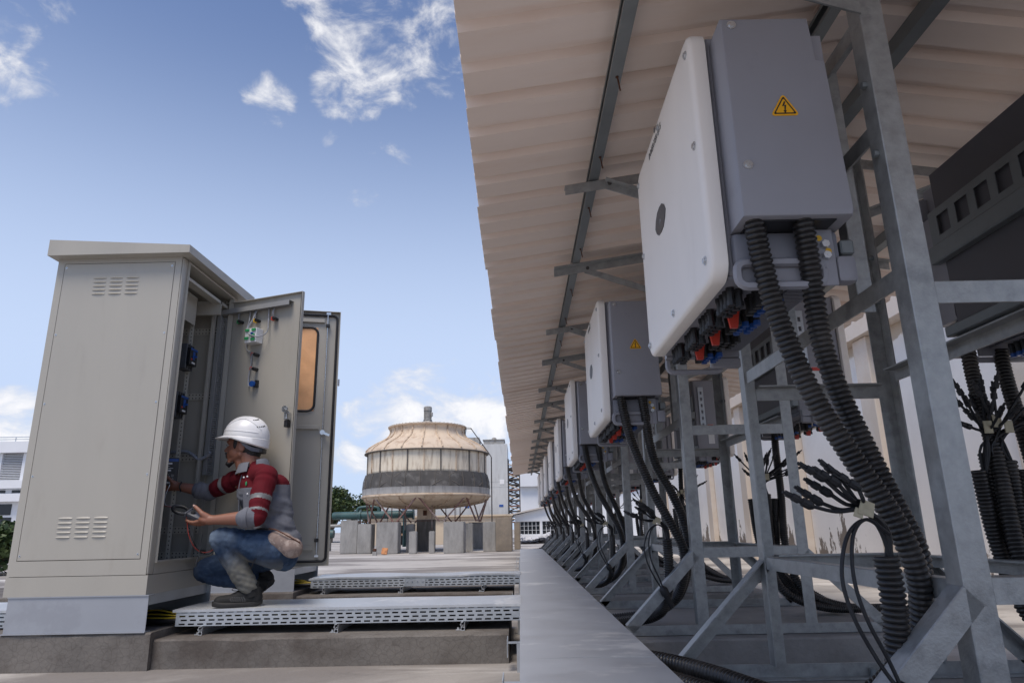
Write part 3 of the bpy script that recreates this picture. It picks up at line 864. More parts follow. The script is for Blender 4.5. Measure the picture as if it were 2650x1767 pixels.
def place_stub(k):
    """an open conduit end with a fan of solar cables and plugs"""
    dy = FP*k; fine = k < 2; rnd = random.Random(k*31 + 5); nm = ORD[k]
    base = Vector((0.812, 1.60 + dy, 0.625))
    path = bez([base, base + Vector((0.0, 0.0, -0.12)), base + Vector((-0.012, 0.02, -0.28)), base + Vector((-0.06, 0.10, -0.40)), base + Vector((-0.25, 0.20, -0.452)), base + Vector((-0.50, 0.24, -0.468))], 12)
    t = thing('cable_bundle', 'fan of black solar plugs in an open conduit by the frame %s' % nm, 'cable bundle', tuple(base), group='bundles of loose solar plugs')
    P = lambda n, g, m, par=None, **kw: part(n, g, m, par or t, off=tuple(base), **kw)
    P('conduit_stub', conduit_mb(path, 0.0275, 0.0125, 14 if fine else 8, fine), 'conduit', smooth=60)
    tips = [(0.576, 0.766, -.88, .48), (0.617, 0.778, -.84, .54), (0.618, 0.828, -.84, .54), (0.639, 0.795, -.85, .52), (0.648, 0.818, -.82, .57), (0.676, 0.836, -.74, .67), (0.690, 0.812, -.78, .62)]
    knot = Vector((0.757, 1.56 + dy, 0.722))
    for i, (x, z, dx_, dz_) in enumerate(tips if k < 4 else tips[:4]):
        x += rnd.uniform(-.012, .012) if k else 0; z += rnd.uniform(-.015, .015) if k else 0
        tip = Vector((x, 1.535 + dy + 0.016*((i*2) % 4) + rnd.uniform(-.004, .004), z))
        d = Vector((dx_, rnd.uniform(-.08, .08), dz_)).normalized()
        end = tip - d*0.066
        mid = knot.lerp(end - d*0.012, 0.6) + Vector((0, 0, -0.004))
        c = bez([base + Vector((rnd.uniform(-.015, .015), rnd.uniform(-.012, .012), -0.06)), base + Vector((rnd.uniform(-.012, .012), -0.01, 0.05)), knot + Vector((0.004, 0.004*i, 0.003*i)), mid, end], 6)
        P('cable', MB().tube(c, 0.0046, 6), 'rubber', smooth=60)
        dd = d; g = MB()
        g.tube([end - dd*0.006, end, end + dd*0.003, end + dd*0.021, end + dd*0.0215, end + dd*0.028, end + dd*0.0285, end + dd*0.044, end + dd*0.0445, end + dd*0.066], [0.0052, 0.0090, 0.0102, 0.0098, 0.0066, 0.0066, 0.0090, 0.0086, 0.0040, 0.0036], 8)
        sd_ = dd.orthogonal().normalized()
        g.bar(end + dd*0.040 + sd_*0.0085, end + dd*0.060 + sd_*0.0085, 0.003, 0.0025)
        g.bar(end + dd*0.040 - sd_*0.0085, end + dd*0.060 - sd_*0.0085, 0.003, 0.0025)
        P('plug', g, 'rubber', smooth=40)
    if k < 4:
        for q, (pz, s) in enumerate(((0.0, 0.02), (-0.03, 0.012))):
            p = knot + Vector((0.012*q + pz, -0.014, 0.004 + pz*0.3))
            g = MB().poly([p + Vector((-s, 0, -s*0.4)), p + Vector((s*0.6, 0, -s*1.0)), p + Vector((s*1.1, 0.004, s*0.5)), p + Vector((-s*0.3, 0.002, s*1.1))], 0.003, (0, -1, 0.2))
            P('tape_flag', g, 'tape')
        # two lead wires looping down to a big plug
        for q in (0, 1):
            c = bez([knot + Vector((0.05, 0, -0.05)), knot + Vector((0.0, -0.01, 0.0 - 0.018)), knot + Vector((-0.055 + 0.012*q, -0.03, -0.05)), knot + Vector((-0.088 + 0.024*q, -0.05, -0.13)), knot + Vector((-0.080 + 0.025*q, -0.06, -0.21)), knot + Vector((-0.045 + 0.022*q, -0.06, -0.29)), knot + Vector((-0.012 + 0.008*q, -0.06, -0.345))], 8)
            P('cable', MB().tube(c, 0.0042, 6), 'rubber', smooth=60)
        e = knot + Vector((-0.006, -0.06, -0.345)); d = Vector((0.42, 0.1, -0.9)).normalized()
        g = MB().tube([e - d*0.012, e, e + d*0.004, e + d*0.034, e + d*0.036, e + d*0.10], [0.010, 0.020, 0.0225, 0.0225, 0.017, 0.015], 12)
        P('plug', g, 'rubber', smooth=40)
for k in range(8):
    place_conduits(k); place_stub(k)
# the row facing the wall: straight conduits and bundles hanging behind
for k in range(5):
    dy = FP*k; rnd = random.Random(k + 99); nm = ORD[k]
    for q, (x0, yo) in enumerate(((1.68, 2.47), (1.82, 2.50))):
        p = bez([(x0, yo + dy, 1.42), (x0 - 0.02, yo - 0.02 + dy, 1.2), (x0 - 0.05, yo - 0.10 + dy, 0.9), (x0 - 0.09, yo - 0.18 + dy, 0.55), (x0 - 0.04, yo - 0.25 + dy, 0.30), (x0 + 0.2, yo - 0.25 + dy, 0.19), (x0 + 0.55, yo - 0.2 + dy, 0.17)], 12)
        solo('corrugated_conduit', conduit_mb(p, 0.026, n=10, fine=k < 2), 'conduit', 'black conduit, %s of the pair under the wall side inverter %s' % (('front', 'rear')[q], nm), 'conduit', loc=tuple(p[0]), group='corrugated conduits under the wall side inverters', smooth=60)
    base = Vector((1.63, 2.36 + dy, 0.90))
    t = thing('cable_bundle', 'taped bunch of black solar plugs behind the frame %s' % nm, 'cable bundle', tuple(base), group='bundles of loose solar plugs behind the frames')
    for q in range(4):
        o = Vector((0.056*(q - 1.4), 0.03*(q % 2), 0.03*((q*2) % 3) - 0.04))
        p = bez([base + o, base + o*0.8 + Vector((0, 0, -0.25)), base + o*0.5 + Vector((0.02, -0.02, -0.48)), base + Vector((0.12 + 0.05*q, -0.05, -0.66)), base + Vector((0.4, -0.03*q, -0.72))], 10)
        part('conduit_stub', conduit_mb(p, 0.024, 0.0125, 10, k < 2), 'conduit', t, off=tuple(base), smooth=60)
    for i in range(22 if k < 2 else 9):
        o = Vector((0.05*((i % 3) - 1), 0.02*(i % 2), 0))
        tip = base + Vector((rnd.uniform(-0.13, 0.24), rnd.uniform(-.08, .06), rnd.uniform(0.10, 0.24)))
        c = bez([base + o + Vector((0, 0, -0.05)), base + o*0.5 + Vector((0, 0, 0.06)), tip], 6)
        part('cable', MB().tube(c, 0.0046, 6), 'rubber', t, off=tuple(base), smooth=60)
        dd = (c[-1] - c[-2]).normalized(); e = tip
        part('plug', MB().tube([e, e + dd*0.003, e + dd*0.022, e + dd*0.0225, e + dd*0.029, e + dd*0.0295, e + dd*0.045, e + dd*0.0455, e + dd*0.064], [0.006, 0.0105, 0.010, 0.0068, 0.0068, 0.0092, 0.0088, 0.0042, 0.0038], 8), 'rubber', t, off=tuple(base), smooth=40)
    for i in range(3):
        p = base + Vector((0.035*(i - 1), -0.03, 0.10 + 0.02*(i % 2)))
        part('tape_flag', MB().box(p + Vector((-0.014, -0.002, -0.02)), p + Vector((0.014, 0.002, 0.022))), 'tape', t, off=tuple(base))
# thick conduits lying on the floor and running under the tray lid
for q, (y0, x1) in enumerate(((0.0, 0), (-0.10, 0))):
    p = bez([(0.30 - 0.05*q, y0 + 3.02, 0.185), (0.46 - 0.05*q, y0 + 2.86, 0.205 - 0.02*q), (0.56 - 0.05*q, y0 + 2.71, 0.208 - 0.03*q), (0.65 - 0.05*q, y0 + 2.53, 0.205 - 0.03*q), (0.74 - 0.05*q, y0 + 2.33, 0.195 - 0.02*q), (0.90 - 0.05*q, y0 + 2.05, 0.178)], 12)
    solo('corrugated_conduit', conduit_mb(p, 0.036, 0.017, 14), 'conduit', 'thick black corrugated conduit on the floor by the tray lid, %s of two' % ('upper', 'lower')[q], 'conduit', loc=tuple(p[0]), group='conduits on the floor by the tray', smooth=60)

# ---------------------------------------------------------------- perforated cable trays
MT['lid'] = mat('worn_aluminium_lid', (0.50, 0.52, 0.545), 0.42, 0.35, 0.10, 4, 0.04, 30, tint=(0.74, 0.74, 0.73), tint_amt=0.9, tscale=2.4, tlo=0.53, thi=0.66, stretch=(1, 0.55, 1))
MT['lid_long'] = mat('brushed_dusty_lid', (0.47, 0.485, 0.51), 0.45, 0.3, 0.09, 5, 0.05, 30, tint=(0.74, 0.74, 0.73), tint_amt=0.9, tscale=2.6, tlo=0.54, thi=0.67, stretch=(0.75, 1.2, 1), detail=10)
MT['alu'] = mat('mill_aluminium', (0.55, 0.56, 0.57), 0.35, 0.7, 0.08, 12)
MT['power'] = mat('black_power_cable', (0.012, 0.012, 0.013), 0.45)
MT['ygreen'] = mat('yellow_green_earth_cable', (0.40, 0.29, 0.02), 0.45)
def slot_wall(x0, x1, y, z0, z1, rows=4, pitch=0.053, slot=0.035, sh=0.0085, t=0.0016, axis='x'):
    """perforated side of a tray built as real slots"""
    b = MB()
    def bx(a0, a1, c0, c1, ins=0.0):
        if axis == 'x': b.box((a0, y + ins, c0), (a1, y + t - ins, c1))
        else: b.box((y + ins, a0, c0), (y + t - ins, a1, c1))
    H = z1 - z0; zs = [z0 + H*(i + 0.5)/rows for i in range(rows)]
    e = z0
    for i, zc in enumerate(zs):
        bx(x0, x1, e, zc - sh/2); e = zc + sh/2
        off = 0.02 + 0.010*(i % 2)
        u = x0; s = x0 + off
        while s + slot < x1 - 0.01:
            bx(u, s, zc - sh/2, zc + sh/2, 0.00005); u = s + slot; s += pitch
        bx(u, x1, zc - sh/2, zc + sh/2, 0.00005)
    bx(x0, x1, e, z1)
    return b
def lid_mb(x0, x1, y0, y1, z, sag=0.0, seed=0, lip=0.014):
    """thin folded lid, a little wavy, lips down on the long sides"""
    b = MB(); n = 28; vs = []
    for i in range(n+1):
        x = x0 + (x1 - x0)*i/n
        w1 = noise.noise(Vector((x*1.7, seed, 0)))*sag; w2 = noise.noise(Vector((x*1.7, seed, 3)))*sag
        m = (w1 + w2)/2 + 0.002
        for y, zz in ((y0, z + w1 - lip), (y0, z + w1), ((y0*2 + y1)/3, z + m), ((y0 + 2*y1)/3, z + m), (y1, z + w2), (y1, z + w2 - lip)):
            vs.append((x, y, zz))
    k = 6; t = len(vs)
    vs += [(p[0], p[1] + (0.0014 if p[1] == y0 else (-0.0014 if p[1] == y1 else 0)), p[2] - 0.0014) for p in vs]
    fs = []
    for q in (0, t):
        for i in range(n):
            for j in range(k-1):
                a = q + i*k + j; fs.append((a, a+1, a+k+1, a+k))
    for i in (0, n):
        for j in range(k-1):
            a = i*k + j; fs.append((a, a+1, t+a+1, t+a))
    for i in range(n):
        for j in (0, k-1):
            a = i*k + j; fs.append((a, a+k, t+a+k, t+a))
    return b.add(vs, fs)
def rail_mb(x, y0, y1, z0, h=0.05, w=0.022):
    """hollow extruded aluminium rail seen end-on: round bore below, open C above"""
    b = MB(); q = h*0.46
    outer = rrect(w, q, 0.002, 2); inner = [(math.cos(2*PI*i/12 + PI/12)*w*0.36, math.sin(2*PI*i/12 + PI/12)*w*0.36) for i in range(12)]
    n = 12
    O = [(x + u, z0 + q/2 + v) for u, v in outer]; I = [(x + u, z0 + q/2 + v) for u, v in inner]
    # match starting angle
    vs = [(u, yy, v) for yy in (y0, y1) for u, v in O] + [(u, yy, v) for yy in (y0, y1) for u, v in I]
    fs = []
    for i in range(n):
        j = (i+1) % n
        fs += [(i, j, n+j, n+i), (2*n+i, 3*n+i, 3*n+j, 2*n+j), (i, 2*n+i, 2*n+j, j), (n+i, n+j, 3*n+j, 3*n+i)]
    b.add(vs, fs)
    t = 0.0025
    b.box((x - w/2, y0, z0 + q + 0.0002), (x - w/2 + t, y1, z0 + h))
    b.box((x + w/2 - t, y0, z0 + q + 0.0002), (x + w/2, y1, z0 + h*0.94))
    b.box((x - w/2 + t + .0001, y0, z0 + h - t), (x + 0.001, y1, z0 + h - .0001))
    pts = [(x - 0.006 + 0.008*math.cos(a), y0, z0 + q + 0.011 + 0.008*math.sin(a)) for a in [PI*0.9 + i*PI*1.1/6 for i in range(7)]]
    for p, r in zip(pts, pts[1:]):
        b.bar(((p[0] + r[0])/2, y0, (p[2] + r[2])/2), ((p[0] + r[0])/2, y1, (p[2] + r[2])/2), 0.004, 0.003)
    b.box((x - w/2 - 0.03, y0 + 0.02, z0), (x - w/2 - .0002, y0 + 0.05, z0 + 0.004))
    b.cyl((x - w/2 - 0.018, y0 + 0.035, z0 + 0.004), (x - w/2 - 0.018, y0 + 0.035, z0 + 0.014), 0.006, 6)
    return b
def tray(label, x0, x1, y0, y1, z0, z1, rails, splice=None, sag=0.004, seed=0, lidx=None):
    L = ((x0 + x1)/2, (y0 + y1)/2, z0)
    t = thing('cable_tray', label, 'cable tray', L, group='perforated cable trays crossing from the cabinets')
    P = lambda n, g, m, par=None: part(n, g, m, par or t, off=L)
    P('side_wall', slot_wall(x0, x1, y0, z0, z1 - 0.004), 'galv_light')
    P('side_wall', slot_wall(x0, x1, y1 - 0.0016, z0, z1 - 0.004), 'galv_light')
    P('tray_floor', MB().box((x0, y0 + 0.0018, z0), (x1, y1 - 0.0018, z0 + 0.0015)), 'galv_light')
    lx = lidx or (x0 - 0.02, x1)
    P('lid', lid_mb(lx[0], lx[1], y0 - 0.004, y1 + 0.004, z1, sag, seed), 'lid')
    for x, zb in rails:
        P('support_rail', rail_mb(x, y0 - 0.03, y1 + 0.05, zb, z0 - zb - 0.0005), 'alu')
    if splice:
        s = P('splice_plate', MB().box((splice[0], y0 - 0.0045, z0 + 0.003), (splice[1], y0 - 0.0005, z1 - 0.02)), 'galv_light')
        for i in range(4):
            x = splice[0] + (splice[1] - splice[0])*(0.12 + 0.25*i)
            P('bolt', MB().cyl((x, y0 - 0.0046, (z0 + z1)/2), (x, y0 - 0.011, (z0 + z1)/2), 0.006, 8), 'zinc', s)
    return t
tray('long perforated galvanised tray with a flat lid, under the shoes of the crouching worker', -1.98, -0.004, 4.16, 4.68, 0.196, 0.285, [(-1.82, 0.15), (-1.05, 0.15), (-0.335, 0.15)], seed=1, sag=0.003)
tray('perforated galvanised tray with a bent lid and bolted splice plate, behind the front one', -1.93, -0.004, 6.60, 7.10, 0.205, 0.295, [(-1.80, 0.15), (-1.09, 0.15), (-0.35, 0.15)], splice=(-1.067, -0.877), seed=8, sag=0.022, lidx=(-1.95, -0.004))
tray('perforated galvanised tray running off to the left of the tall cabinet', -6.5, -2.93, 4.20, 4.72, 0.20, 0.295, [(-3.3, 0.19), (-4.6, 0.19)], seed=5, sag=0.003)
for y0, y1, zz, who in ((4.20, 4.66, 0.205, 'front'), (6.64, 7.05, 0.214, 'rear')):
    for q in range(9):
        y = y0 + (y1 - y0)*(q + 0.5)/9
        r = 0.013 if q % 3 else 0.016
        p = bez([(-2.45, y, zz + 0.03), (-2.15, y, zz + 0.012 + 0.006*(q % 2)), (-1.9, y, zz + r), (-1.0, y + 0.004, zz + r), (-0.02, y, zz + r)], 6)
        solo('power_cable', MB().tube(p, r, 8), 'power', 'black power cable lying in the %s perforated tray' % who, 'cable', loc=tuple(p[0]), group='power cables in the %s tray' % who, smooth=60)
    for q in range(3):
        y = y0 - 0.012 + 0.014*q
        p = bez([(-2.45, y + 0.10, zz + 0.030), (-2.2, y + 0.06 + 0.02*q, zz + 0.028 + 0.018*q), (-2.03, y + 0.03, zz + 0.030 + 0.012*q), (-1.9, y + 0.05, zz + 0.032), (-1.2, y + 0.06, zz + 0.03)], 8)
        solo('earth_cable', MB().tube(p, 0.0048, 8), 'ygreen', 'yellow earth cable entering the %s perforated tray' % who, 'cable', loc=tuple(p[0]), group='earth cables at the %s tray' % who, smooth=60)
# long tray along the row with its sectional lid
L = (0.22, 7.5, 0.06)
t = thing('cable_tray', 'long tray with a wide grey sheet metal lid running away along the inverter row', 'cable tray', L)
secs = [(0.30, 2.45), (2.453, 4.65), (4.653, 6.85), (6.853, 9.1), (9.103, 11.4), (11.403, 14.6)]
for i, (a, b_) in enumerate(secs):
    lm = lid_mb(a, b_, -0.442, 0.010, 0.283, 0.003, 20 + i, 0.02)
    lm.v = [Vector((-v.y, v.x, v.z)) for v in lm.v]
    part('lid', lm, 'lid_long', t, off=L)
part('side_wall', slot_wall(0.30, 14.6, 0.0, 0.10, 0.262, rows=5, pitch=0.3, slot=0.2, axis='y'), 'galv_light', t, off=L)
part('side_wall', slot_wall(0.30, 14.6, 0.430, 0.10, 0.262, rows=5, pitch=0.3, slot=0.2, axis='y'), 'galv_light', t, off=L)
for y in (2.8, 3.75, 5.0, 6.2, 7.9, 9.4, 11.0, 12.6, 14.2):
    part('bracket', MB().box((-0.075, y, 0.135), (0.43, y + 0.04, 0.14)).box((-0.08, y, 0.07), (-0.0755, y + 0.16, 0.15)).box((-0.03, y, 0.0), (0.0, y + 0.03, 0.134)).box((0.40, y, 0.0), (0.43, y + 0.03, 0.134)), 'galv_light', t, off=L)

# ---------------------------------------------------------------- electrical cabinet with two open doors
MT['gasket'] = mat('black_door_gasket', (0.014, 0.014, 0.017), 0.5)
MT['board'] = mat('crumpled_orange_brown_paper', (0.84, 0.46, 0.23), 0.7, 0, 0.12, 9, 0.35, 14)
MT['mccb'] = mat('dark_grey_breaker_case', (0.075, 0.08, 0.09), 0.5, 0, 0.1, 10)
MT['strap'] = mat('pale_beige_strap', (0.50, 0.475, 0.41), 0.45, 0, 0.05, 5)
MT['hole'] = mat('punched_hole_dark', (0.02, 0.02, 0.02), 0.9)
MT['ductgrey'] = mat('grey_wiring_duct', (0.27, 0.27, 0.265), 0.5)
MT['plinthsteel'] = mat('pale_zinc_plinth', (0.34, 0.355, 0.385), 0.45, 0.25, 0.06, 3, 0.02, 50, tint=(0.27, 0.28, 0.305), tint_amt=0.5, tscale=3)
MT['greywire'] = mat('grey_wire_sleeve', (0.30, 0.31, 0.34), 0.5, 0, 0.35, 60)
def holed_bar(L, W, t, pitch, rows, d=0.008):
    """flat bar in (u, v) with dark punched holes, built as strips"""
    b = MB()
    vs = [W*(r + 0.5)/rows + (0.0 if rows > 1 else 0) for r in range(rows)]
    e = 0
    for v in vs:
        b.box((0, e, 0), (L, v - d/2, t)); e = v + d/2
        u = 0; s = pitch/2 - d/2
        while s + d < L:
            b.box((u, v - d/2, 0.00005), (s, v + d/2, t - 0.00005)); u = s + d; s += pitch
        b.box((u, v - d/2, 0.00005), (L, v + d/2, t - 0.00005))
    b.box((0, e, 0), (L, W, t))
    return b
X0, X1, Y0, Y1, Z0, Z1 = -2.86, -2.07, 3.97, 4.80, 0.384, 2.378
CL = ((X0 + X1)/2, (Y0 + Y1)/2, 0.19)
cab = thing('electrical_cabinet', 'tall beige outdoor electrical cabinet standing open beside the crouching worker', 'cabinet', CL)
CP = lambda n, g, m, par=None, **k: part(n, g, m, par or cab, off=CL, **k)
# near side wall with its screwed panel
px0, px1, pz0, pz1 = -2.815, -2.125, 0.575, 2.345
b = MB()
b.box((X0, Y0, 0.490), (px0 - .003, Y0 + .02, Z1)).box((px1 + .003, Y0, 0.490), (X1 - .012, Y0 + .02, Z1))
b.box((px0 - .003, Y0 + .00005, 0.490), (px1 + .003, Y0 + .02, pz0 - .003)).box((px0 - .003, Y0 + .00005, pz1 + .003), (px1 + .003, Y0 + .02, Z1))
CP('side_wall', b, 'beige')
CP('corner_post', MB().box((X1 - .0118, Y0 - .0002, 0.490), (X1, Y0 + .06, Z1 - .002), bev=0.008, seg=3), 'beige', smooth=40)
CP('base_band', MB().box((X0 - .001, Y0 - .0012, Z0), (X1 + .001, Y0 + .02, 0.487)).box((X1 - .02, Y0 + .0202, Z0), (X1 + .001, Y1, 0.487)), 'beige')
pan = CP('side_panel', MB().box((px0, Y0 - .0015, pz0), (px1, Y0 + .012, pz1), bev=0.0015), 'beige')
CP('panel_gap', MB().box((px0 - .004, Y0 + .014, pz0 - .004), (px1 + .004, Y0 + .019, pz1 + .004)), 'hole')
for x in (-2.803, -2.14):
    for z in (2.32, 1.886, 1.461, 1.039, 0.60):
        CP('screw', MB().cyl((x, Y0 - .0014, z), (x, Y0 - .003, z), 0.006, 10).cyl((x, Y0 - .003, z), (x, Y0 - .0033, z), 0.0028, 6, 1), ['zinc', 'hole'], pan)
for zb, x_0 in ((2.144, -2.62), (0.697, -2.615)):
    for c in range(3):
        for r in range(5):
            x = x_0 + 0.1015*c; z = zb + 0.0258*r
            g = MB(); W = 0.078; n = 5
            vs = []
            for i in range(n+1):
                e = math.sin(PI*(0.08 + 0.84*i/n))**0.5
                vs += [(x + W*i/n, Y0 - .0016, z + 0.0075*e + .0005), (x + W*i/n, Y0 - .0016 - 0.0075*e, z - 0.001), (x + W*i/n, Y0 - .0016, z - 0.003)]
            fs = []
            for i in range(n):
                a = 3*i
                fs += [(a, a+1, a+4, a+3), (a+1, a+2, a+5, a+4)]
            fs += [(0, 2, 1), (3*n, 3*n+1, 3*n+2)]
            g.add(vs, fs)
            CP('louvre', g, 'beige', pan)
# right side with its opening
oy0, oy1, oz0, oz1 = 4.031, 4.717, 0.562, 2.352
b = MB()
b.box((X1 - .02, Y0 + .0605, 0.4895), (X1 - .0003, Y1, oz0)).box((X1 - .02, Y0 + .0605, oz1), (X1 - .0003, Y1, Z1)).box((X1 - .02, oy1, oz0 + .0001), (X1 - .0005, Y1, oz1 - .0001))
CP('front_frame', b, 'beige')
b = MB()
b.box((X1 - .012, oy0 - .004, oz0 - .012), (X1 + .014, oy0 - .0005, oz1 + .010)).box((X1 - .012, oy1 + .0005, oz0 - .012), (X1 + .014, oy1 + .004, oz1 + .010))
b.box((X1 - .012, oy0 - .0004, oz1 + .0005), (X1 + .014, oy1 + .0004, oz1 + .010)).box((X1 - .012, oy0 - .0004, oz0 - .012), (X1 + .014, oy1 + .0004, oz0 - .0005))
CP('opening_flange', b, 'beige')
b = MB()
b.box((X0, Y0 + .0201, Z0), (X0 + .02, Y1, Z1)).box((X0 + .0201, Y1 - .02, Z0), (X1 - .021, Y1, Z1)).box((X0 + .0201, Y0 + .0201, Z1 - .02), (X1 - .021, Y1 - .0201, Z1)).box((X0 + .0201, Y0 + .0201, 0.49), (X1 - .021, Y1 - .0201, 0.51))
CP('rear_walls', b, 'beige')
# roof
b = MB()
rx0, rx1, ry0, ry1 = -2.885, -2.005, 3.895, 4.955
vs = [(rx0, ry0, 2.376), (rx1, ry0, 2.3785), (rx1, ry1, 2.3785), (rx0, ry1, 2.376), (rx0, ry0, 2.481), (rx1, ry0, 2.428), (rx1, ry1, 2.445), (rx0, ry1, 2.488)]
b.add(vs, [(0, 3, 2, 1), (4, 5, 6, 7), (0, 1, 5, 4), (1, 2, 6, 5), (2, 3, 7, 6), (3, 0, 4, 7)])
CP('roof', b, 'beige')
CP('header_rail', MB().box((-2.16, 4.03, 2.28), (-2.10, 4.72, 2.30)).box((X0 + .03, 4.60, 2.20), (X1 - .03, 4.62, 2.30)), 'beige')
# interior: perforated straps on the far wall, upright, plates
for z0_, z1_ in ((2.318, 2.360), (2.101, 2.150), (1.621, 1.668), (1.190, 1.241), (0.705, 0.752), (0.545, 0.590)):
    h = holed_bar(0.72, z1_ - z0_, 0.003, 0.024, 2, 0.0085)
    placed(h, Matrix(((1, 0, 0, -2.83), (0, 0, 1, Y1 - .030), (0, 1, 0, z0_), (0, 0, 0, 1))))
    sp_ = CP('perforated_strap', h, 'strap')
    CP('strap_shade_sheet', MB().box((-2.828, Y1 - .0268, z0_ + .003), (-2.112, Y1 - .0264, z1_ - .003)), 'hole', sp_)  # dark sheet added behind the strap, paints its holes as shaded
h = holed_bar(1.75, 0.028, 0.003, 0.026, 1, 0.008)
placed(h, Matrix(((0, 1, 0, -2.262), (0, 0, 1, 4.52), (1, 0, 0, 0.52), (0, 0, 0, 1))))
h.box((-2.264, 4.523, 0.52), (-2.2625, 4.565, 2.27))
CP('perforated_upright', h, 'strap')
CP('upright_shade_sheet', MB().box((-2.2615, 4.5235, 0.525), (-2.236, 4.5245, 2.265)), 'hole')  # added dark backing, colours in the shade behind the upright's holes
CP('edge_post', MB().box((-2.196, 4.69, 0.515), (-2.176, 4.72, 2.34)), 'beige')
CP('cover_plate', MB().box((-2.66, 4.20, 2.09), (-2.222, 4.204, 2.29)).box((-2.224, 4.2042, 2.09), (-2.220, 4.50, 2.29)), 'beige')
CP('mounting_plate', MB().box((-2.70, 4.10, 0.52), (-2.694, 4.66, 2.28)), 'beige')
CP('cable_loom', MB().tube(bez([(-2.60, 4.74, 1.255), (-2.40, 4.735, 1.25), (-2.30, 4.73, 1.25), (-2.24, 4.71, 1.225), (-2.19, 4.70, 1.195), (-2.14, 4.70, 1.215), (-2.115, 4.69, 1.24)], 8), 0.012, 8), 'greywire', smooth=60)
def breaker(cx, cy, cz, rz=0.0, label=None, bright=True):
    """moulded case breaker: face looks along local +x"""
    M = Matrix.Translation((cx, cy, cz)) @ Matrix.Rotation(rz, 4, 'Z')
    w, hh = 0.052, 0.086
    g = MB().box((-0.065, -w, -hh), (0.0, w, hh), bev=0.003, M=M)
    br = CP('circuit_breaker', g, 'mccb', label=label)
    for z in (hh - 0.016, -hh + 0.016):
        for k in (-1, 0, 1):
            CP('terminal', MB().box((-0.02, k*0.03 - 0.009, z - 0.012), (0.0012, k*0.03 + 0.009, z + 0.012), M=M), 'hole', br)
    CP('front_cover', MB().box((0.0, -w + 0.003, -0.058), (0.026, w - 0.003, 0.058), bev=0.002, M=M), 'black', br)
    CP('stripe', MB().box((0.0262, -w + 0.004, 0.043), (0.0275, w - 0.004, 0.056), M=M), 'blue', br)
    CP('toggle', MB().box((0.026, -0.012, -0.018), (0.0275, 0.016, 0.036), M=M).box((0.0276, -0.004, -0.004), (0.046, 0.010, 0.008), M=M), 'blue', br)
    CP('button', MB().cyl(M @ Vector((0.026, -0.03, -0.02)), M @ Vector((0.030, -0.03, -0.02)), 0.0055, 10), 'red', br)
    CP('label_strip', MB().box((0.0262, -0.022, -0.047), (0.027, 0.022, -0.036), M=M), 'white', br)
    return br
breaker(-2.215, 4.47, 1.857)
breaker(-2.245, 4.47, 1.532)
breaker(-2.285, 4.255, 1.868)
g = MB()
for z, col in ((1.975, 0), (1.755, 1)):
    g.box((-2.29, 4.27, z - 0.012), (-2.262, 4.292, z + 0.014), 0, bev=0.004)
    g.box((-2.285, 4.30, z - 0.020), (-2.250, 4.326, z + 0.012), 1, bev=0.005)
CP('busbar_caps', g, ['red', 'yellow'])
# breaker being tested, turned towards the camera
M = Matrix.Translation((-2.268, 4.47, 1.095)) @ Matrix.Rotation(math.radians(-62), 4, 'Z')
tb = CP('circuit_breaker', MB().box((-0.06, -0.052, -0.088), (0.0, 0.052, 0.088), bev=0.003, M=M), 'black', label='black breaker with a blue top stripe behind the worker\'s far hand')
CP('stripe', MB().box((0.0002, -0.048, 0.066), (0.0014, 0.048, 0.084), M=M), 'blue', tb)
g = MB()
for z, a, c in ((0.052, -0.03, 0.012), (0.036, -0.03, 0.0), (0.022, -0.03, 0.02), (0.008, -0.03, 0.008)):
    g.box((0.0002, a, z - (0.005 if z in (0.052, 0.008) else 0.0015)), (0.0012, c, z + (0.005 if z in (0.052, 0.008) else 0.0015)), M=M)
for z in (-0.02, -0.03, -0.045): g.box((0.0002, 0.012, z - 0.001), (0.0010, 0.028, z + 0.001), M=M)
for q in range(8):
    a = 2*PI*q/8
    g.box((0.0002, -0.012 + 0.014*math.cos(a) - 0.0015, -0.030 + 0.016*math.sin(a) - 0.0015), (0.0010, -0.012 + 0.014*math.cos(a) + 0.0015, -0.030 + 0.016*math.sin(a) + 0.0015), M=M)
g.box((0.0002, -0.035, -0.072), (0.0010, 0.03, -0.068), M=M)
CP('face_print', g, 'white', tb)
# inner door -------------------------------------------------------------
def frame_of(hx, hy, fx, fy):
    u = Vector((fx - hx, fy - hy, 0)); W = u.length; u.normalize(); n = Vector((u.y, -u.x, 0))   # n points to the camera side
    if n.y > 0: n = -n
    return Matrix(((u.x, n.x, 0, hx), (u.y, n.y, 0, hy), (0, 0, 1, 0), (0, 0, 0, 1))), W
M, W = frame_of(-2.165, 4.752, -1.484, 4.497)
def DP(n_, lo, hi, m, par=None, bev=0.0, **k): return CP(n_, MB().box(lo, hi, bev=bev, M=M), m, par, **k)
dz0, dz1 = 0.60, 2.325
inner = CP('inner_door', MB().box((0.0, -0.022, dz0), (W, -0.018, dz1), M=M).box((0, -0.018, dz0), (0.004, 0.004, dz1), M=M).box((W - 0.004, -0.018, dz0), (W, 0.004, dz1), M=M).box((0.004, -0.018, dz1 - 0.004), (W - 0.004, 0.004, dz1), M=M).box((0.004, -0.018, dz0), (W - 0.004, 0.004, dz0 + 0.004), M=M), 'beige', label='inner door carrying wiring ducts and indicator lamps')
DP('edge_gasket', (W - 0.012, -0.017, dz0 + 0.01), (W - 0.0045, 0.001, dz1 - 0.01), 'gasket', inner)
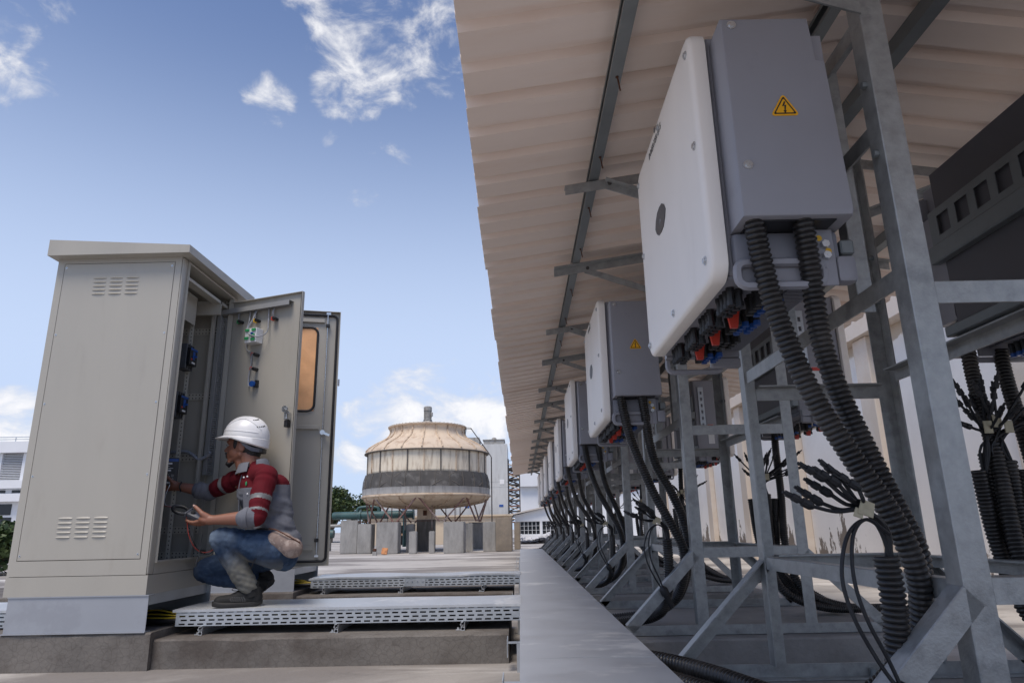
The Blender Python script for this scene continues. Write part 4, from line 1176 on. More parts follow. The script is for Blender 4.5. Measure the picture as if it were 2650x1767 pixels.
def duct(u0, u1, v0, v1, vert):
    """slotted wiring duct: a body with finger slots along both long sides"""
    g = MB()
    if vert:
        g.box((u0, 0.028, v0), (u1, 0.032, v1), M=M).box((u0, -0.0178, v0), (u0 + 0.003, 0.028, v1), M=M)
        s = v0
        while s < v1 - 0.012:
            g.box((u1 - 0.003, -0.0178, s), (u1, 0.0278, s + 0.008), M=M); s += 0.0155
        g.box((u1 - 0.003, -0.0178, v0), (u1 + 0.012, -0.015, v1), M=M)
    else:
        g.box((u0, 0.028, v0), (u1, 0.032, v1), M=M).box((u0, -0.0178, v1 - 0.003), (u1, 0.028, v1), M=M)
        s = u0
        while s < u1 - 0.012:
            g.box((s, -0.0178, v0), (s + 0.008, 0.0278, v0 + 0.003), M=M); s += 0.0155
    return g
CP('wiring_duct', duct(0.015, 0.64, 2.232, 2.266, False), 'ductgrey', inner)
CP('wiring_duct', duct(0.010, 0.046, 1.09, 2.230, True), 'ductgrey', inner)
def pin(u, v, d, r, m, name, par=inner, n=12):
    return CP(name, MB().cyl(M @ Vector((u, -0.0178, v)), M @ Vector((u, -0.0178 + d, v)), r, n), m, par, smooth=40)
HO = 0.128   # hinge offset of the measured door coordinates
for u, v, m in ((0.074, 2.165, 'green'), (0.225, 2.155, 'yellow'), (0.380, 2.150, 'red')):
    u += HO
    l = pin(u, v, 0.045, 0.0115, 'black', 'indicator_lamp')
    CP('terminal_clip', MB().box((u - 0.026, -0.005, v - 0.012), (u - 0.010, 0.020, v + 0.014), M=M, bev=0.002), m, l)
    CP('wire', MB().tube(bez([M @ Vector((u - 0.016, 0.006, v + 0.01)), M @ Vector((u - 0.018, 0.012, v + 0.05)), M @ Vector((u - 0.014, 0.0, 2.232))], 6), 0.004, 6), 'greywire', l)
for v in (1.904, 1.801):
    l = pin(0.237 + HO, v, 0.042, 0.0125, 'black', 'selector_switch')
    CP('wire', MB().tube(bez([M @ Vector((0.237 + HO - 0.01, 0.01, v + 0.006)), M @ Vector((0.237 + HO - 0.035, 0.014, v + 0.018)), M @ Vector((0.237 + HO - 0.05, 0.0, v))], 6), 0.0022, 5), 'red', l)
bl = pin(0.232 + HO, 1.696, 0.040, 0.021, 'blue', 'door_socket')
CP('socket_plate', MB().box((0.245 + HO, -0.0178, 1.672), (0.262 + HO, 0.006, 1.722), M=M), 'black', bl)
g = [M @ Vector(p) for p in ((0.150 + HO, 0.0, 2.232), (0.155 + HO, 0.01, 2.16), (0.142 + HO, 0.012, 2.10), (0.140 + HO, 0.0, 2.02), (0.138 + HO, -0.008, 1.96), (0.180 + HO, -0.006, 1.92), (0.190 + HO, -0.006, 1.85), (0.178 + HO, -0.006, 1.76), (0.185 + HO, 0.0, 1.70), (0.205 + HO, 0.01, 1.68))]
CP('wire_loom', MB().tube(bez(g, 8), 0.0045, 6), 'greywire', inner, smooth=60)
g = [M @ Vector(p) for p in ((0.20 + HO, 0.0, 2.232), (0.195 + HO, 0.015, 2.17), (0.165 + HO, 0.02, 2.12), (0.158 + HO, 0.03, 2.085))]
CP('wire_loom', MB().tube(bez(g, 8), 0.007, 6), 'greywire', inner, smooth=60)
g = [M @ Vector(p) for p in ((0.315 + HO, 0.0, 2.232), (0.318 + HO, 0.0, 2.14), (0.322 + HO, 0.012, 2.06), (0.290 + HO, 0.05, 2.02), (0.225 + HO, 0.07, 2.035), (0.205 + HO, 0.06, 2.055))]
CP('wire_loom', MB().tube(bez(g, 8), 0.0045, 6), 'greywire', inner, smooth=60)
pm = CP('power_meter', MB().box((0.165 + HO, -0.0178, 1.985), (0.265 + HO, 0.052, 2.090), M=M, bev=0.003), 'white', inner)
for (u, v) in ((0.172, 2.066), (0.228, 2.066), (0.170, 2.008), (0.222, 2.026), (0.225, 1.997)):
    CP('terminal_block', MB().box((u + HO, 0.0521, v), (u + HO + 0.032, 0.061, v + 0.018), M=M), 'green', pm)
CP('plug', MB().cyl(M @ Vector((0.232 + HO, 0.052, 2.048)), M @ Vector((0.232 + HO, 0.066, 2.048)), 0.008, 10), 'blue', pm)
lk = CP('door_lock', MB().box((0.532 + HO, -0.0178, 1.425), (0.556 + HO, 0.03, 1.475), M=M, bev=0.003).bar(M @ Vector((0.530 + HO, 0.032, 1.494)), M @ Vector((0.578 + HO, 0.036, 1.464)), 0.006, 0.018), 'zinc', inner)
CP('lever', MB().cyl(M @ Vector((0.535 + HO, 0.02, 1.495)), M @ Vector((0.535 + HO, 0.032, 1.495)), 0.022, 12), 'zinc', lk)
CP('key_block', MB().box((0.530 + HO, -0.0178, 1.375), (0.556 + HO, 0.022, 1.422), M=M, bev=0.003), 'black', lk)
# outer door -------------------------------------------------------------
M, W = frame_of(-2.055, 4.772, -1.333, 4.955)
ez0, ez1 = 0.474, 2.312
# opening for the window: u 0.20..0.585, v 1.555..2.185
wu0, wu1, wv0, wv1 = 0.16, 0.585, 1.552, 2.186
g = MB().box((0, -0.025, ez0), (wu0, -0.022, ez1), M=M).box((wu1, -0.025, ez0), (W, -0.022, ez1), M=M).box((wu0, -0.02495, ez0), (wu1, -0.02205, wv0), M=M).box((wu0, -0.02495, wv1), (wu1, -0.02205, ez1), M=M)
g.box((0, -0.0219, ez0), (0.004, 0.008, ez1), M=M).box((W - 0.004, -0.0219, ez0), (W, 0.008, ez1), M=M).box((0.0041, -0.0219, ez1 - 0.004), (W - 0.0041, 0.008, ez1), M=M).box((0.0041, -0.0219, ez0), (W - 0.0041, 0.008, ez0 + 0.004), M=M)
outer = CP('outer_door', g, 'beige', label='outer door with a papered window and locking rods')
def ring(cx, cz, w, h, r, th, y, m, name, rr):
    pts = [M @ Vector((cx + u, y, cz + v)) for u, v in rrect(w, h, r, 5)]
    pts.append(pts[0]); 
    return CP(name, MB().tube(pts, rr, 8), m, outer, smooth=60)
ring(W/2 + 0.004, (ez0 + ez1)/2, W - 0.055, ez1 - ez0 - 0.06, 0.03, 0, -0.014, 'gasket', 'door_gasket', 0.0085)
ring((wu0 + wu1)/2, (wv0 + wv1)/2, wu1 - wu0, wv1 - wv0, 0.05, 0, -0.021, 'gasket', 'window_gasket', 0.009)
gp = MB(); n = 14
pts = rrect(wu1 - wu0, wv1 - wv0, 0.05, 5)
vs = []; 
for i in range(n+1):
    for j in range(n+1):
        u = wu0 + (wu1 - wu0)*i/n; v = wv0 + (wv1 - wv0)*j/n
        d = noise.noise(Vector((u*9 + v*4, v*5 - u*6, 2.0)))*0.006 + abs(noise.noise(Vector((u*5 + v*7, v*3, 7.0))))*0.008
        vs.append(M @ Vector((u, -0.0245 + d, v)))
gp.add(vs, [(i*(n+1)+j, (i+1)*(n+1)+j, (i+1)*(n+1)+j+1, i*(n+1)+j+1) for i in range(n) for j in range(n)])
CP('window_paper', gp, 'board', outer, smooth=True)
CP('window_pane', MB().box((wu0, -0.0345, wv0), (wu1, -0.0315, wv1), M=M), 'board', outer)
for v in (2.237, 1.430, 0.589):
    CP('stiffener', MB().box((0.10, -0.0219, v - 0.012), (0.630, -0.004, v + 0.016), M=M, bev=0.002), 'beige', outer)
rd = CP('locking_rod', MB().cyl(M @ Vector((0.655, -0.005, 1.42)), M @ Vector((0.652, -0.005, 2.300)), 0.0042, 8).cyl(M @ Vector((0.658, -0.005, 0.545)), M @ Vector((0.655, -0.005, 1.36)), 0.0042, 8), 'zinc', outer)
for v in (2.201, 0.645): CP('rod_guide', MB().box((0.641, -0.0219, v - 0.013), (0.668, 0.008, v + 0.013), M=M, bev=0.004), 'black', outer)
CP('rod_end', MB().box((0.640, -0.0219, 2.287), (0.672, 0.002, 2.304), M=M).box((0.646, -0.0219, 0.532), (0.672, 0.002, 0.546), M=M), 'zinc', outer)
hd = CP('door_handle', MB().cyl(M @ Vector((0.655, -0.0219, 1.395)), M @ Vector((0.655, 0.008, 1.395)), 0.018, 12).bar(M @ Vector((0.660, 0.012, 1.392)), M @ Vector((0.706, 0.018, 1.372)), 0.006, 0.016), 'zinc', outer)
CP('outside_handle', MB().box((W + 0.001, -0.06, 1.75), (W + 0.014, -0.03, 1.80), M=M, bev=0.004), 'white', outer)
# plinth of pressed zinc channel
b = MB().box((-2.83, Y0 + .002, 0.196), (-2.052, Y0 + .006, 0.378)).box((-2.835, Y0 - .012, 0.1905), (-2.048, Y0 + .05, 0.1955)).box((-2.83, Y0 - .004, 0.3785), (-2.05, Y0 + .06, 0.3838))
CP('plinth', b, 'plinthsteel')
b = MB().box((-2.09, Y0 + .07, 0.325), (-2.085, Y1 - .01, 0.3835)).box((-2.83, Y1 - .03, 0.196), (-2.06, Y1 - .02, 0.3835)).box((-2.83, Y0 + .07, 0.196), (-2.825, Y1 - .035, 0.3835))
CP('plinth_channel', b, 'galv_light')
# second cabinet behind, closed
def second_cab():
    L = (-2.465, 6.88, 0.19)
    c = thing('electrical_cabinet', 'closed beige cabinet standing behind the open doors of the nearer cabinet', 'cabinet', L)
    P = lambda n, g, m: part(n, g, m, c, off=L)
    P('body', MB().box((-2.86, 6.46, 0.384), (-2.07, 7.29, 2.2), bev=0.004), 'beige')
    P('roof', MB().box((-2.87, 6.41, 2.201), (-2.03, 7.34, 2.26), bev=0.004), 'beige')
    P('door', MB().box((-2.069, 6.50, 0.50), (-2.050, 7.25, 2.17), bev=0.003), 'beige')
    P('plinth', MB().box((-2.83, 6.46, 0.196), (-2.04, 6.466, 0.383)).box((-2.83, 6.44, 0.1905), (-2.04, 6.51, 0.1955)), 'plinthsteel')
    P('plinth_channel', MB().box((-2.075, 6.53, 0.325), (-2.07, 7.27, 0.3835)).box((-2.83, 7.26, 0.196), (-2.06, 7.27, 0.3835)), 'galv_light')
second_cab()

# ---------------------------------------------------------------- worker
def blob(name, prims, voxel, smooth_n=4, mats=('skin',), color=None, wrinkle=None):
    """continuous surface grown round a set of tapered limbs and ellipsoids"""
    b = MB()
    for p in prims:
        if p[0] == 'c':
            _, a, ra, c, rc = p; a = Vector(a); c = Vector(c)
            d = (c - a); L = d.length; d.normalize()
            n = 5; path = []; rad = []
            for i in range(n+1):
                th = PI/2*(1 - i/n); path.append(a - d*ra*math.sin(th)); rad.append(max(ra*math.cos(th), 1e-4))
            for i in range(n+1):
                th = PI/2*i/n; path.append(c + d*rc*math.sin(th)); rad.append(max(rc*math.cos(th), 1e-4))
            b.tube(path, rad, 16)
        elif p[0] == 'e':
            _, c, r, rot = p
            M = Matrix.Translation(c) @ (rot.to_4x4() if rot is not None else Matrix.Identity(4))
            b.ell((0, 0, 0), r, 20, 14, 0, M)
        elif p[0] == 'b':
            _, lo, hi, bev, M = p
            b.box(lo, hi, 0, bev, M, 3)
    me = b.mesh(name + '_src', 'skin')
    o = bpy.data.objects.new('tmp', me); COL.objects.link(o)
    m = o.modifiers.new('r', 'REMESH'); m.mode = 'VOXEL'; m.voxel_size = voxel
    s = o.modifiers.new('s', 'SMOOTH'); s.factor = 0.5; s.iterations = smooth_n
    dg = bpy.context.evaluated_depsgraph_get()
    out = bpy.data.meshes.new_from_object(o.evaluated_get(dg))
    bpy.data.objects.remove(o); bpy.data.meshes.remove(me)
    out.name = name
    if wrinkle:
        nr = [v.normal.copy() for v in out.vertices]
        for v, n in zip(out.vertices, nr): v.co = v.co + n*wrinkle(v.co, n)
    out.materials.clear()
    for k in mats: out.materials.append(MT[k])
    if color:
        for p in out.polygons: p.material_index = color(p.center, p.normal)
    else:
        out.polygons.foreach_set('material_index', [0]*len(out.polygons))
    out.polygons.foreach_set('use_smooth', [True]*len(out.polygons))
    return out
def cloth_mat(name, col, weave=900, **k):
    return mat(name, col, 0.85, 0, k.pop('var', 0.10), k.pop('scale', 14), 0.15, weave, spec=0.2, **k)
MT['skin'] = mat('brown_skin', (0.25, 0.108, 0.067), 0.5, 0, 0.08, 14, 0.04, 220, tint=(0.30, 0.115, 0.075), tint_amt=0.5, tscale=7)
MT['eye_white'] = mat('eye_white', (0.36, 0.32, 0.30), 0.4)
MT['nail'] = mat('finger_nail', (0.55, 0.36, 0.30), 0.35)
MT['hair'] = mat('black_hair', (0.012, 0.010, 0.010), 0.6, 0, 0.3, 60, 0.3, 300)
MT['shirt_red'] = cloth_mat('dark_red_work_shirt', (0.105, 0.0068, 0.0125))
MT['shirt_grey'] = cloth_mat('grey_work_shirt', (0.155, 0.16, 0.182))
MT['reflect'] = mat('silver_reflective_tape', (0.185, 0.185, 0.185), 0.5, 0.1, 0.08, 30)
MT['helmet'] = mat('white_helmet_plastic', (0.80, 0.79, 0.78), 0.32, 0, 0.03, 5)
MT['shoe'] = mat('black_knit_shoe', (0.009, 0.009, 0.0095), 0.75, 0, 0.3, 60, 0.3, 400)
MT['sole'] = mat('dark_rubber_sole', (0.016, 0.015, 0.0145), 0.7)
MT['pouch'] = cloth_mat('dusty_pink_beige_pouch', (0.25, 0.19, 0.165), 300, tint=(0.40, 0.33, 0.29), tint_amt=0.75, tscale=30)
def denim():
    m = cloth_mat('worn_blue_denim', (0.021, 0.040, 0.080), 700, var=0.3, scale=22, tint=(0.062, 0.10, 0.165), tint_amt=0.6, tscale=9)
    t = m.node_tree; p = t.nodes['Principled BSDF']
    src = p.inputs['Base Color'].links[0].from_socket
    a = t.nodes.new('ShaderNodeVertexColor'); a.layer_name = 'wear_tone'
    n = t.nodes.new('ShaderNodeTexNoise'); n.inputs['Scale'].default_value = 16; n.inputs['Detail'].default_value = 7
    sp = t.nodes.new('ShaderNodeSeparateColor'); t.links.new(a.outputs['Color'], sp.inputs[0])
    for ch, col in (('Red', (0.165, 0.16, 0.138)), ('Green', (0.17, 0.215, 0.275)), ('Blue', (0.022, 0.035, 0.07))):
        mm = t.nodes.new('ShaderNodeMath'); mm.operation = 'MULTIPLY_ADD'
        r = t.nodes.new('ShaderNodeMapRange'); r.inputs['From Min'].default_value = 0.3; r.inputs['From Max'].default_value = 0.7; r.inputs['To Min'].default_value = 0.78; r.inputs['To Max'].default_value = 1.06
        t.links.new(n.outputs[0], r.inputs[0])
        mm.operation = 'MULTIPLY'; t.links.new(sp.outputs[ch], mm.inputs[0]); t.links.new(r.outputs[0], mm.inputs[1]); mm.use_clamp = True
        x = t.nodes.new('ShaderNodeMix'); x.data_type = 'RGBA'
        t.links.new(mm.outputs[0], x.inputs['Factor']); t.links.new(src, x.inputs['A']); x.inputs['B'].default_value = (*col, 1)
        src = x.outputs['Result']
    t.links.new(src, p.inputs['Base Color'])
    return m
MT['denim'] = denim()
PL = (-1.60, 4.32, 0.285)
man = thing('person', 'crouching worker in white helmet, red and grey shirt and faded jeans holding a clamp meter', 'person', PL)
def WP(n, me, m=None, par=None, **k):
    if isinstance(me, MB): return part(n, me, m, par or man, off=PL, **k)
    me.transform(Matrix.Translation(-Vector(PL)))
    o = bpy.data.objects.new(n, me); COL.objects.link(o); o.parent = par or man
    for kk, v in k.items(): o[kk] = v
    return o
R3 = lambda *a: Euler([math.radians(x) for x in a]).to_matrix()
# joints
SH_N = Vector((-1.550, 4.235, 1.035)); EL_N = Vector((-1.555, 4.135, 0.790)); WR_N = Vector((-1.800, 4.135, 0.780))
SH_F = Vector((-1.850, 4.50, 1.030)); EL_F = Vector((-2.035, 4.56, 0.965)); WR_F = Vector((-2.205, 4.505, 1.000))
hd = Vector((-1.765, 4.40, 1.255))
skin = [
 ('e', hd + Vector((0.004, 0, 0.0)), (0.094, 0.074, 0.105), None),
 ('e', hd + Vector((-0.034, 0, -0.052)), (0.064, 0.060, 0.062), None),
 ('c', hd + Vector((-0.070, 0, 0.020)), 0.036, hd + Vector((-0.074, 0, -0.075)), 0.030),
 ('e', hd + Vector((-0.080, 0, -0.112)), (0.022, 0.026, 0.020), None),
 ('c', hd + Vector((-0.092, 0, -0.008)), 0.009, hd + Vector((-0.116, 0, -0.040)), 0.012),
 ('e', hd + Vector((-0.106, -0.010, -0.044)), (0.012, 0.012, 0.008), None),
 ('e', hd + Vector((-0.092, 0, 0.012)), (0.016, 0.048, 0.012), None),
 ('e', hd + Vector((-0.100, 0, -0.072)), (0.011, 0.024, 0.007), None),
 ('e', hd + Vector((-0.098, 0, -0.085)), (0.011, 0.022, 0.007), None),
 ('c', hd + Vector((-0.080, 0, -0.105)), 0.022, hd + Vector((0.000, -0.050, -0.070)), 0.022),
 ('c', hd + Vector((-0.080, 0, -0.105)), 0.022, hd + Vector((0.000, 0.050, -0.070)), 0.022),
 ('c', hd + Vector((0.030, 0, -0.055)), 0.062, hd + Vector((0.062, 0.0, -0.19)), 0.068),
 ('c', hd + Vector((-0.010, 0, -0.10)), 0.045, hd + Vector((0.035, -0.005, -0.20)), 0.055),
 ('e', hd + Vector((0.012, -0.077, -0.026)), (0.022, 0.007, 0.033), R3(0, -12, 12)),
 ('e', hd + Vector((0.012, 0.077, -0.026)), (0.022, 0.007, 0.033), R3(0, -12, -12)),
 # chest core and arms (the body carries on under the clothes)
 ('c', hd + Vector((0.062, 0.0, -0.19)), 0.068, (-1.61, 4.39, 0.90), 0.12),
 ('c', (-1.61, 4.39, 0.90), 0.11, (-1.49, 4.37, 0.66), 0.11),
 ('c', (-1.64, 4.38, 1.03), 0.06, SH_N, 0.055), ('c', (-1.68, 4.38, 1.03), 0.06, SH_F, 0.05),
 ('c', SH_N, 0.052, EL_N, 0.042), ('c', EL_N, 0.044, WR_N + (EL_N - WR_N)*0.55, 0.040), ('c', WR_N + (EL_N - WR_N)*0.6, 0.041, WR_N, 0.027),
 ('c', SH_F, 0.050, EL_F, 0.042), ('c', EL_F, 0.043, WR_F, 0.028),
 ('c', (-1.48, 4.30, 0.60), 0.085, (-1.775, 4.18, 0.675), 0.052), ('c', (-1.775, 4.18, 0.675), 0.05, (-1.61, 4.25, 0.36), 0.034),
 ('c', (-1.52, 4.44, 0.60), 0.08, (-1.99, 4.48, 0.485), 0.055), ('c', (-1.99, 4.48, 0.485), 0.05, (-1.62, 4.47, 0.40), 0.036),
]
# near hand: palm up and turned away, cradling the meter; thumb up on the camera side
pc = WR_N + Vector((-0.050, 0.010, 0.004))
skin += [
 ('c', WR_N, 0.027, WR_N + Vector((-0.030, 0.004, 0.000)), 0.030),
 ('e', pc, (0.050, 0.036, 0.026), R3(20, 8, 0)),
 ('c', pc + Vector((0.01, -0.012, 0.010)), 0.022, pc + Vector((-0.020, -0.022, 0.032)), 0.016),
 ('c', pc + Vector((-0.020, -0.022, 0.032)), 0.0145, pc + Vector((-0.048, -0.020, 0.058)), 0.0125),
 ('c', pc + Vector((-0.048, -0.020, 0.058)), 0.0125, pc + Vector((-0.070, -0.014, 0.074)), 0.0110),
]
fing = [(-0.030, -0.012, 0.000, 1.05, 0.0105), (-0.032, 0.012, -0.006, 1.10, 0.0105), (-0.030, 0.034, -0.012, 1.0, 0.010), (-0.024, 0.054, -0.016, 0.82, 0.009)]
for x, y, z, s, r in fing:
    a = pc + Vector((x, y*0.75, z - 0.006)); p1 = a + Vector((-0.040, 0.002, -0.010))*s; p2 = p1 + Vector((-0.028, 0.004, 0.004))*s; p3 = p2 + Vector((-0.018, 0.004, 0.010))*s
    skin += [('c', pc + Vector((0.0, y*0.55, -0.006)), r + 0.003, a, r + 0.002), ('c', a, r + 0.0012, p1, r), ('c', p1, r, p2, r - 0.001), ('c', p2, r - 0.001, p3, r - 0.002)]
# far hand: reaching round the breaker
pf = WR_F + Vector((-0.040, -0.004, 0.006))
skin += [('c', WR_F, 0.026, pf, 0.030), ('e', pf + Vector((-0.01, 0, 0.006)), (0.042, 0.022, 0.038), None)]
for i, (dz, s) in enumerate(((0.032, 1.0), (0.012, 1.08), (-0.008, 1.0), (-0.026, 0.8))):
    a = pf + Vector((-0.038, -0.006, dz)); p1 = a + Vector((-0.034, -0.006, 0.008))*s; p2 = p1 + Vector((-0.014, -0.024, 0.004))*s
    skin += [('c', pf + Vector((0, 0, dz*0.6)), 0.013, a, 0.0105), ('c', a, 0.0105, p1, 0.0098), ('c', p1, 0.0095, p2, 0.008)]
a = pf + Vector((-0.004, -0.022, 0.026))
skin += [('c', pf + Vector((0.01, -0.01, 0.012)), 0.015, a, 0.0125), ('c', a, 0.012, a + Vector((-0.026, -0.010, 0.028)), 0.0095)]
body = WP('body', blob('body', skin, 0.0042, 3))
nl = MB().ell((0, 0, 0), (0.0075, 0.0025, 0.0062), 10, 6, 0, Matrix.Translation(pc + Vector((-0.073, -0.0245, 0.079))) @ Matrix.Rotation(math.radians(40), 4, 'Y'))
WP('thumb_nail', nl, 'nail', smooth=True)
# eyes, brows, hair, beard
for s in (-1, 1):
    WP('eye', MB().ell(hd + Vector((-0.091, s*0.034, -0.010)), (0.007, 0.011, 0.0055), 12, 8), 'eye_white', smooth=True)
    WP('iris', MB().ell(hd + Vector((-0.0965, s*0.036, -0.010)), (0.004, 0.0058, 0.006), 10, 6), 'hair', smooth=True)
hair = [('e', hd + Vector((0.030, 0, -0.012)), (0.086, 0.0755, 0.088), None), ('e', hd + Vector((0.048, 0, -0.060)), (0.060, 0.062, 0.060), None),
        ('e', hd + Vector((-0.030, -0.064, 0.010)), (0.016, 0.012, 0.048), R3(0, 8, 0)), ('e', hd + Vector((-0.030, 0.064, 0.010)), (0.016, 0.012, 0.048), R3(0, 8, 0))]
WP('hair', blob('hair', hair, 0.005, 2, ('hair',)))
beard = [('e', hd + Vector((-0.091, 0, -0.124)), (0.020, 0.026, 0.016), None), ('c', hd + Vector((-0.100, 0, -0.118)), 0.010, hd + Vector((-0.088, 0, -0.142)), 0.008),
         ('e', hd + Vector((-0.109, -0.014, -0.060)), (0.007, 0.018, 0.006), None), ('e', hd + Vector((-0.109, 0.014, -0.060)), (0.007, 0.018, 0.006), None),
         ('c', hd + Vector((-0.104, -0.030, -0.064)), 0.005, hd + Vector((-0.094, -0.036, -0.092)), 0.004),
         ('c', hd + Vector((-0.080, -0.010, -0.132)), 0.012, hd + Vector((-0.050, -0.042, -0.122)), 0.008)]
WP('eyebrow', MB().tube([hd + Vector((-0.098, -0.012, 0.010)), hd + Vector((-0.098, -0.030, 0.014)), hd + Vector((-0.086, -0.050, 0.008))], [0.003, 0.004, 0.002], 6), 'hair', smooth=60)
WP('beard', blob('beard', beard, 0.004, 2, ('hair',)))
# helmet
def helmet():
    b = MB(); n = 48; rows = 14
    c = hd + Vector((0.004, 0, 0.030)); vs = []
    tilt = Matrix.Rotation(math.radians(6), 4, 'Y')
    def pt(a, e, g=0.0):
        # a azimuth (pi = front), e 0 rim .. 1 crown
        ce = math.cos(e*PI/2)**0.82; se = math.sin(e*PI/2)**0.92
        rx = 0.150 if math.cos(a) > 0 else 0.142
        x = rx*math.cos(a)*ce; y = 0.118*math.sin(a)*ce; z = 0.142*se
        # raised centre keel and side flutes
        z += 0.008*math.exp(-(y/0.035)**2)*se*min(1, 2.2*e)
        w = math.exp(-((abs(y) - 0.072)/0.010)**2)*0.004*math.sin(e*PI)
        return Vector((x*(1 + g), y*(1 + g) + (w if y > 0 else -w), z + g*0.14))
    for g in (0.0, -0.035):
        for j in range(rows+1):
            e = j/rows*0.985
            for i in range(n):
                a = 2*PI*i/n
                p = pt(a, e, g)
                vs.append(c + (tilt @ p))
    K = (rows+1)*n; fs = []
    for q in (0, K):
        for j in range(rows):
            for i in range(n): fs.append((q+j*n+i, q+j*n+(i+1) % n, q+(j+1)*n+(i+1) % n, q+(j+1)*n+i))
        fs.append(tuple(q + rows*n + i for i in range(n)))
    for i in range(n): fs.append((i, (i+1) % n, K+(i+1) % n, K+i))
    b.add(vs, fs)
    return b, c, tilt, pt
hb, hc, htilt, hpt = helmet()
hel = WP('helmet', hb, 'helmet', smooth=50, label='white safety helmet with vents at the back')
# skirt at the back, brim in front
b = MB(); n = 40; vs = []
for i in range(n+1):
    a = -PI + 2*PI*i/n
    ca = math.cos(a); f = max(0.0, -ca)**3.0; bk = max(0.0, ca + 0.35)/1.35
    p0 = hpt(a, 0.02, 0.006); p1 = hpt(a, 0.0, 0.030)
    drop = -0.006 - 0.040*bk**0.9
    q = p1 + Vector((-0.048*f, 0, drop - 0.010*f))
    r = hpt(a, 0.0, -0.04) + Vector((-0.036*f, 0, drop - 0.008*f))
    for p in (p0, p1, q, q + Vector((0, 0, -0.003)), r): vs.append(hc + (htilt @ p))
b.add(vs, [(i*5+j, (i+1)*5+j, (i+1)*5+j+1, i*5+j+1) for i in range(n) for j in range(4)])
WP('brim', b, 'helmet', hel, smooth=50)
vt = MB()
for r_, e0 in enumerate((0.62, 0.34)):
    for k in range(5):
        a = -PI/2 + 0.62 + 0.16*r_ + 0.12*k
        p = hc + (htilt @ hpt(a, e0 + 0.018*k, 0.004)); nrm = (p - hc).normalized()
        vt.ell((0, 0, 0), (0.0055, 0.0022, 0.0035 + 0.0006*k), 8, 5, 0, Matrix.Translation(p) @ nrm.to_track_quat('Y', 'Z').to_matrix().to_4x4())
WP('vent', vt, 'hole', hel)
rb = [hc + (htilt @ hpt(-PI/2 - 0.95 + 1.9*i/14, 0.27 + (0.36*math.sin(PI*i/14)), 0.004)) for i in range(15)]
WP('ridge', MB().tube(rb, 0.0035, 6), 'helmet', hel, smooth=60)
rb = [hc + (htilt @ hpt(-PI/2 - 1.1 + 1.9*i/14, 0.16, 0.004)) for i in range(15)]
WP('ridge', MB().tube(rb, 0.003, 6), 'helmet', hel, smooth=60)
st = [hd + Vector((-0.005, -0.088, 0.030)), hd + Vector((0.030, -0.092, -0.010)), hd + Vector((0.075, -0.075, -0.040)), hd + Vector((0.118, -0.035, -0.046)), hd + Vector((0.126, 0.0, -0.046)), hd + Vector((0.118, 0.035, -0.046)), hd + Vector((0.075, 0.075, -0.040))]
b = MB(); pth = bez(st, 6); vs = []
for p in pth: vs += [p + Vector((0, 0, 0.013)), p + Vector((0, 0, -0.013))]
b.add(vs, [(2*i, 2*i+1, 2*i+3, 2*i+2) for i in range(len(pth)-1)])
WP('head_band', b, 'shirt_grey', hel, smooth=60)
WP('band_knob', MB().box(hd + Vector((0.095, -0.040, -0.064)), hd + Vector((0.134, 0.040, -0.024)), bev=0.008, seg=2), 'black', hel, smooth=40)
# shirt
TW = Matrix.Rotation(math.radians(-42), 3, 'Z')        # chest turned partly to the camera
def nz3(p, f, s=0.0): return noise.noise(Vector(p)*f + Vector((s, s*2, s*3)))
def wr_shirt(p, n):
    f = nz3((p.x*1.0, p.y*1.0, p.z*2.2), 8, 1)*0.005 + nz3((p.x + p.z, p.y, p.z*1.5 - p.x), 20, 4)*0.002
    if p.z < 0.93: f += max(-0.3, math.sin((p.z*1.25 + p.x*0.75)*80 + nz3(p, 6, 7)*3.5))*0.0042
    return f
def col_shirt(p, n):
    fr = (-0.67*(p.x + 1.64) - 0.74*(p.y - 4.38))     # towards the chest side
    zz = 0.968 + (0.02 if fr < -0.02 else 0)
    return 0 if p.z > zz else 1
torso = [
 ('e', (-1.645, 4.385, 0.965), (0.175, 0.118, 0.145), TW @ R3(0, 0, 0)),
 ('e', (-1.60, 4.39, 0.860), (0.170, 0.118, 0.150), TW),
 ('e', (-1.545, 4.38, 0.730), (0.158, 0.125, 0.110), R3(0, 0, -28)),
 ('e', (-1.49, 4.375, 0.655), (0.135, 0.155, 0.085), None),
 ('c', (-1.680, 4.39, 1.055), 0.075, SH_N + Vector((-0.012, 0.015, 0.006)), 0.066),
 ('c', (-1.700, 4.39, 1.055), 0.072, SH_F + Vector((0.02, -0.012, 0.004)), 0.058),
 ('c', (-1.69, 4.395, 1.06), 0.078, (-1.695, 4.395, 1.095), 0.066),
 ('c', (-1.52, 4.36, 0.98), 0.075, (-1.50, 4.38, 0.80), 0.085),
]
sh = WP('shirt', blob('shirt', torso, 0.0062, 5, ('shirt_red', 'shirt_grey'), col_shirt, wr_shirt))
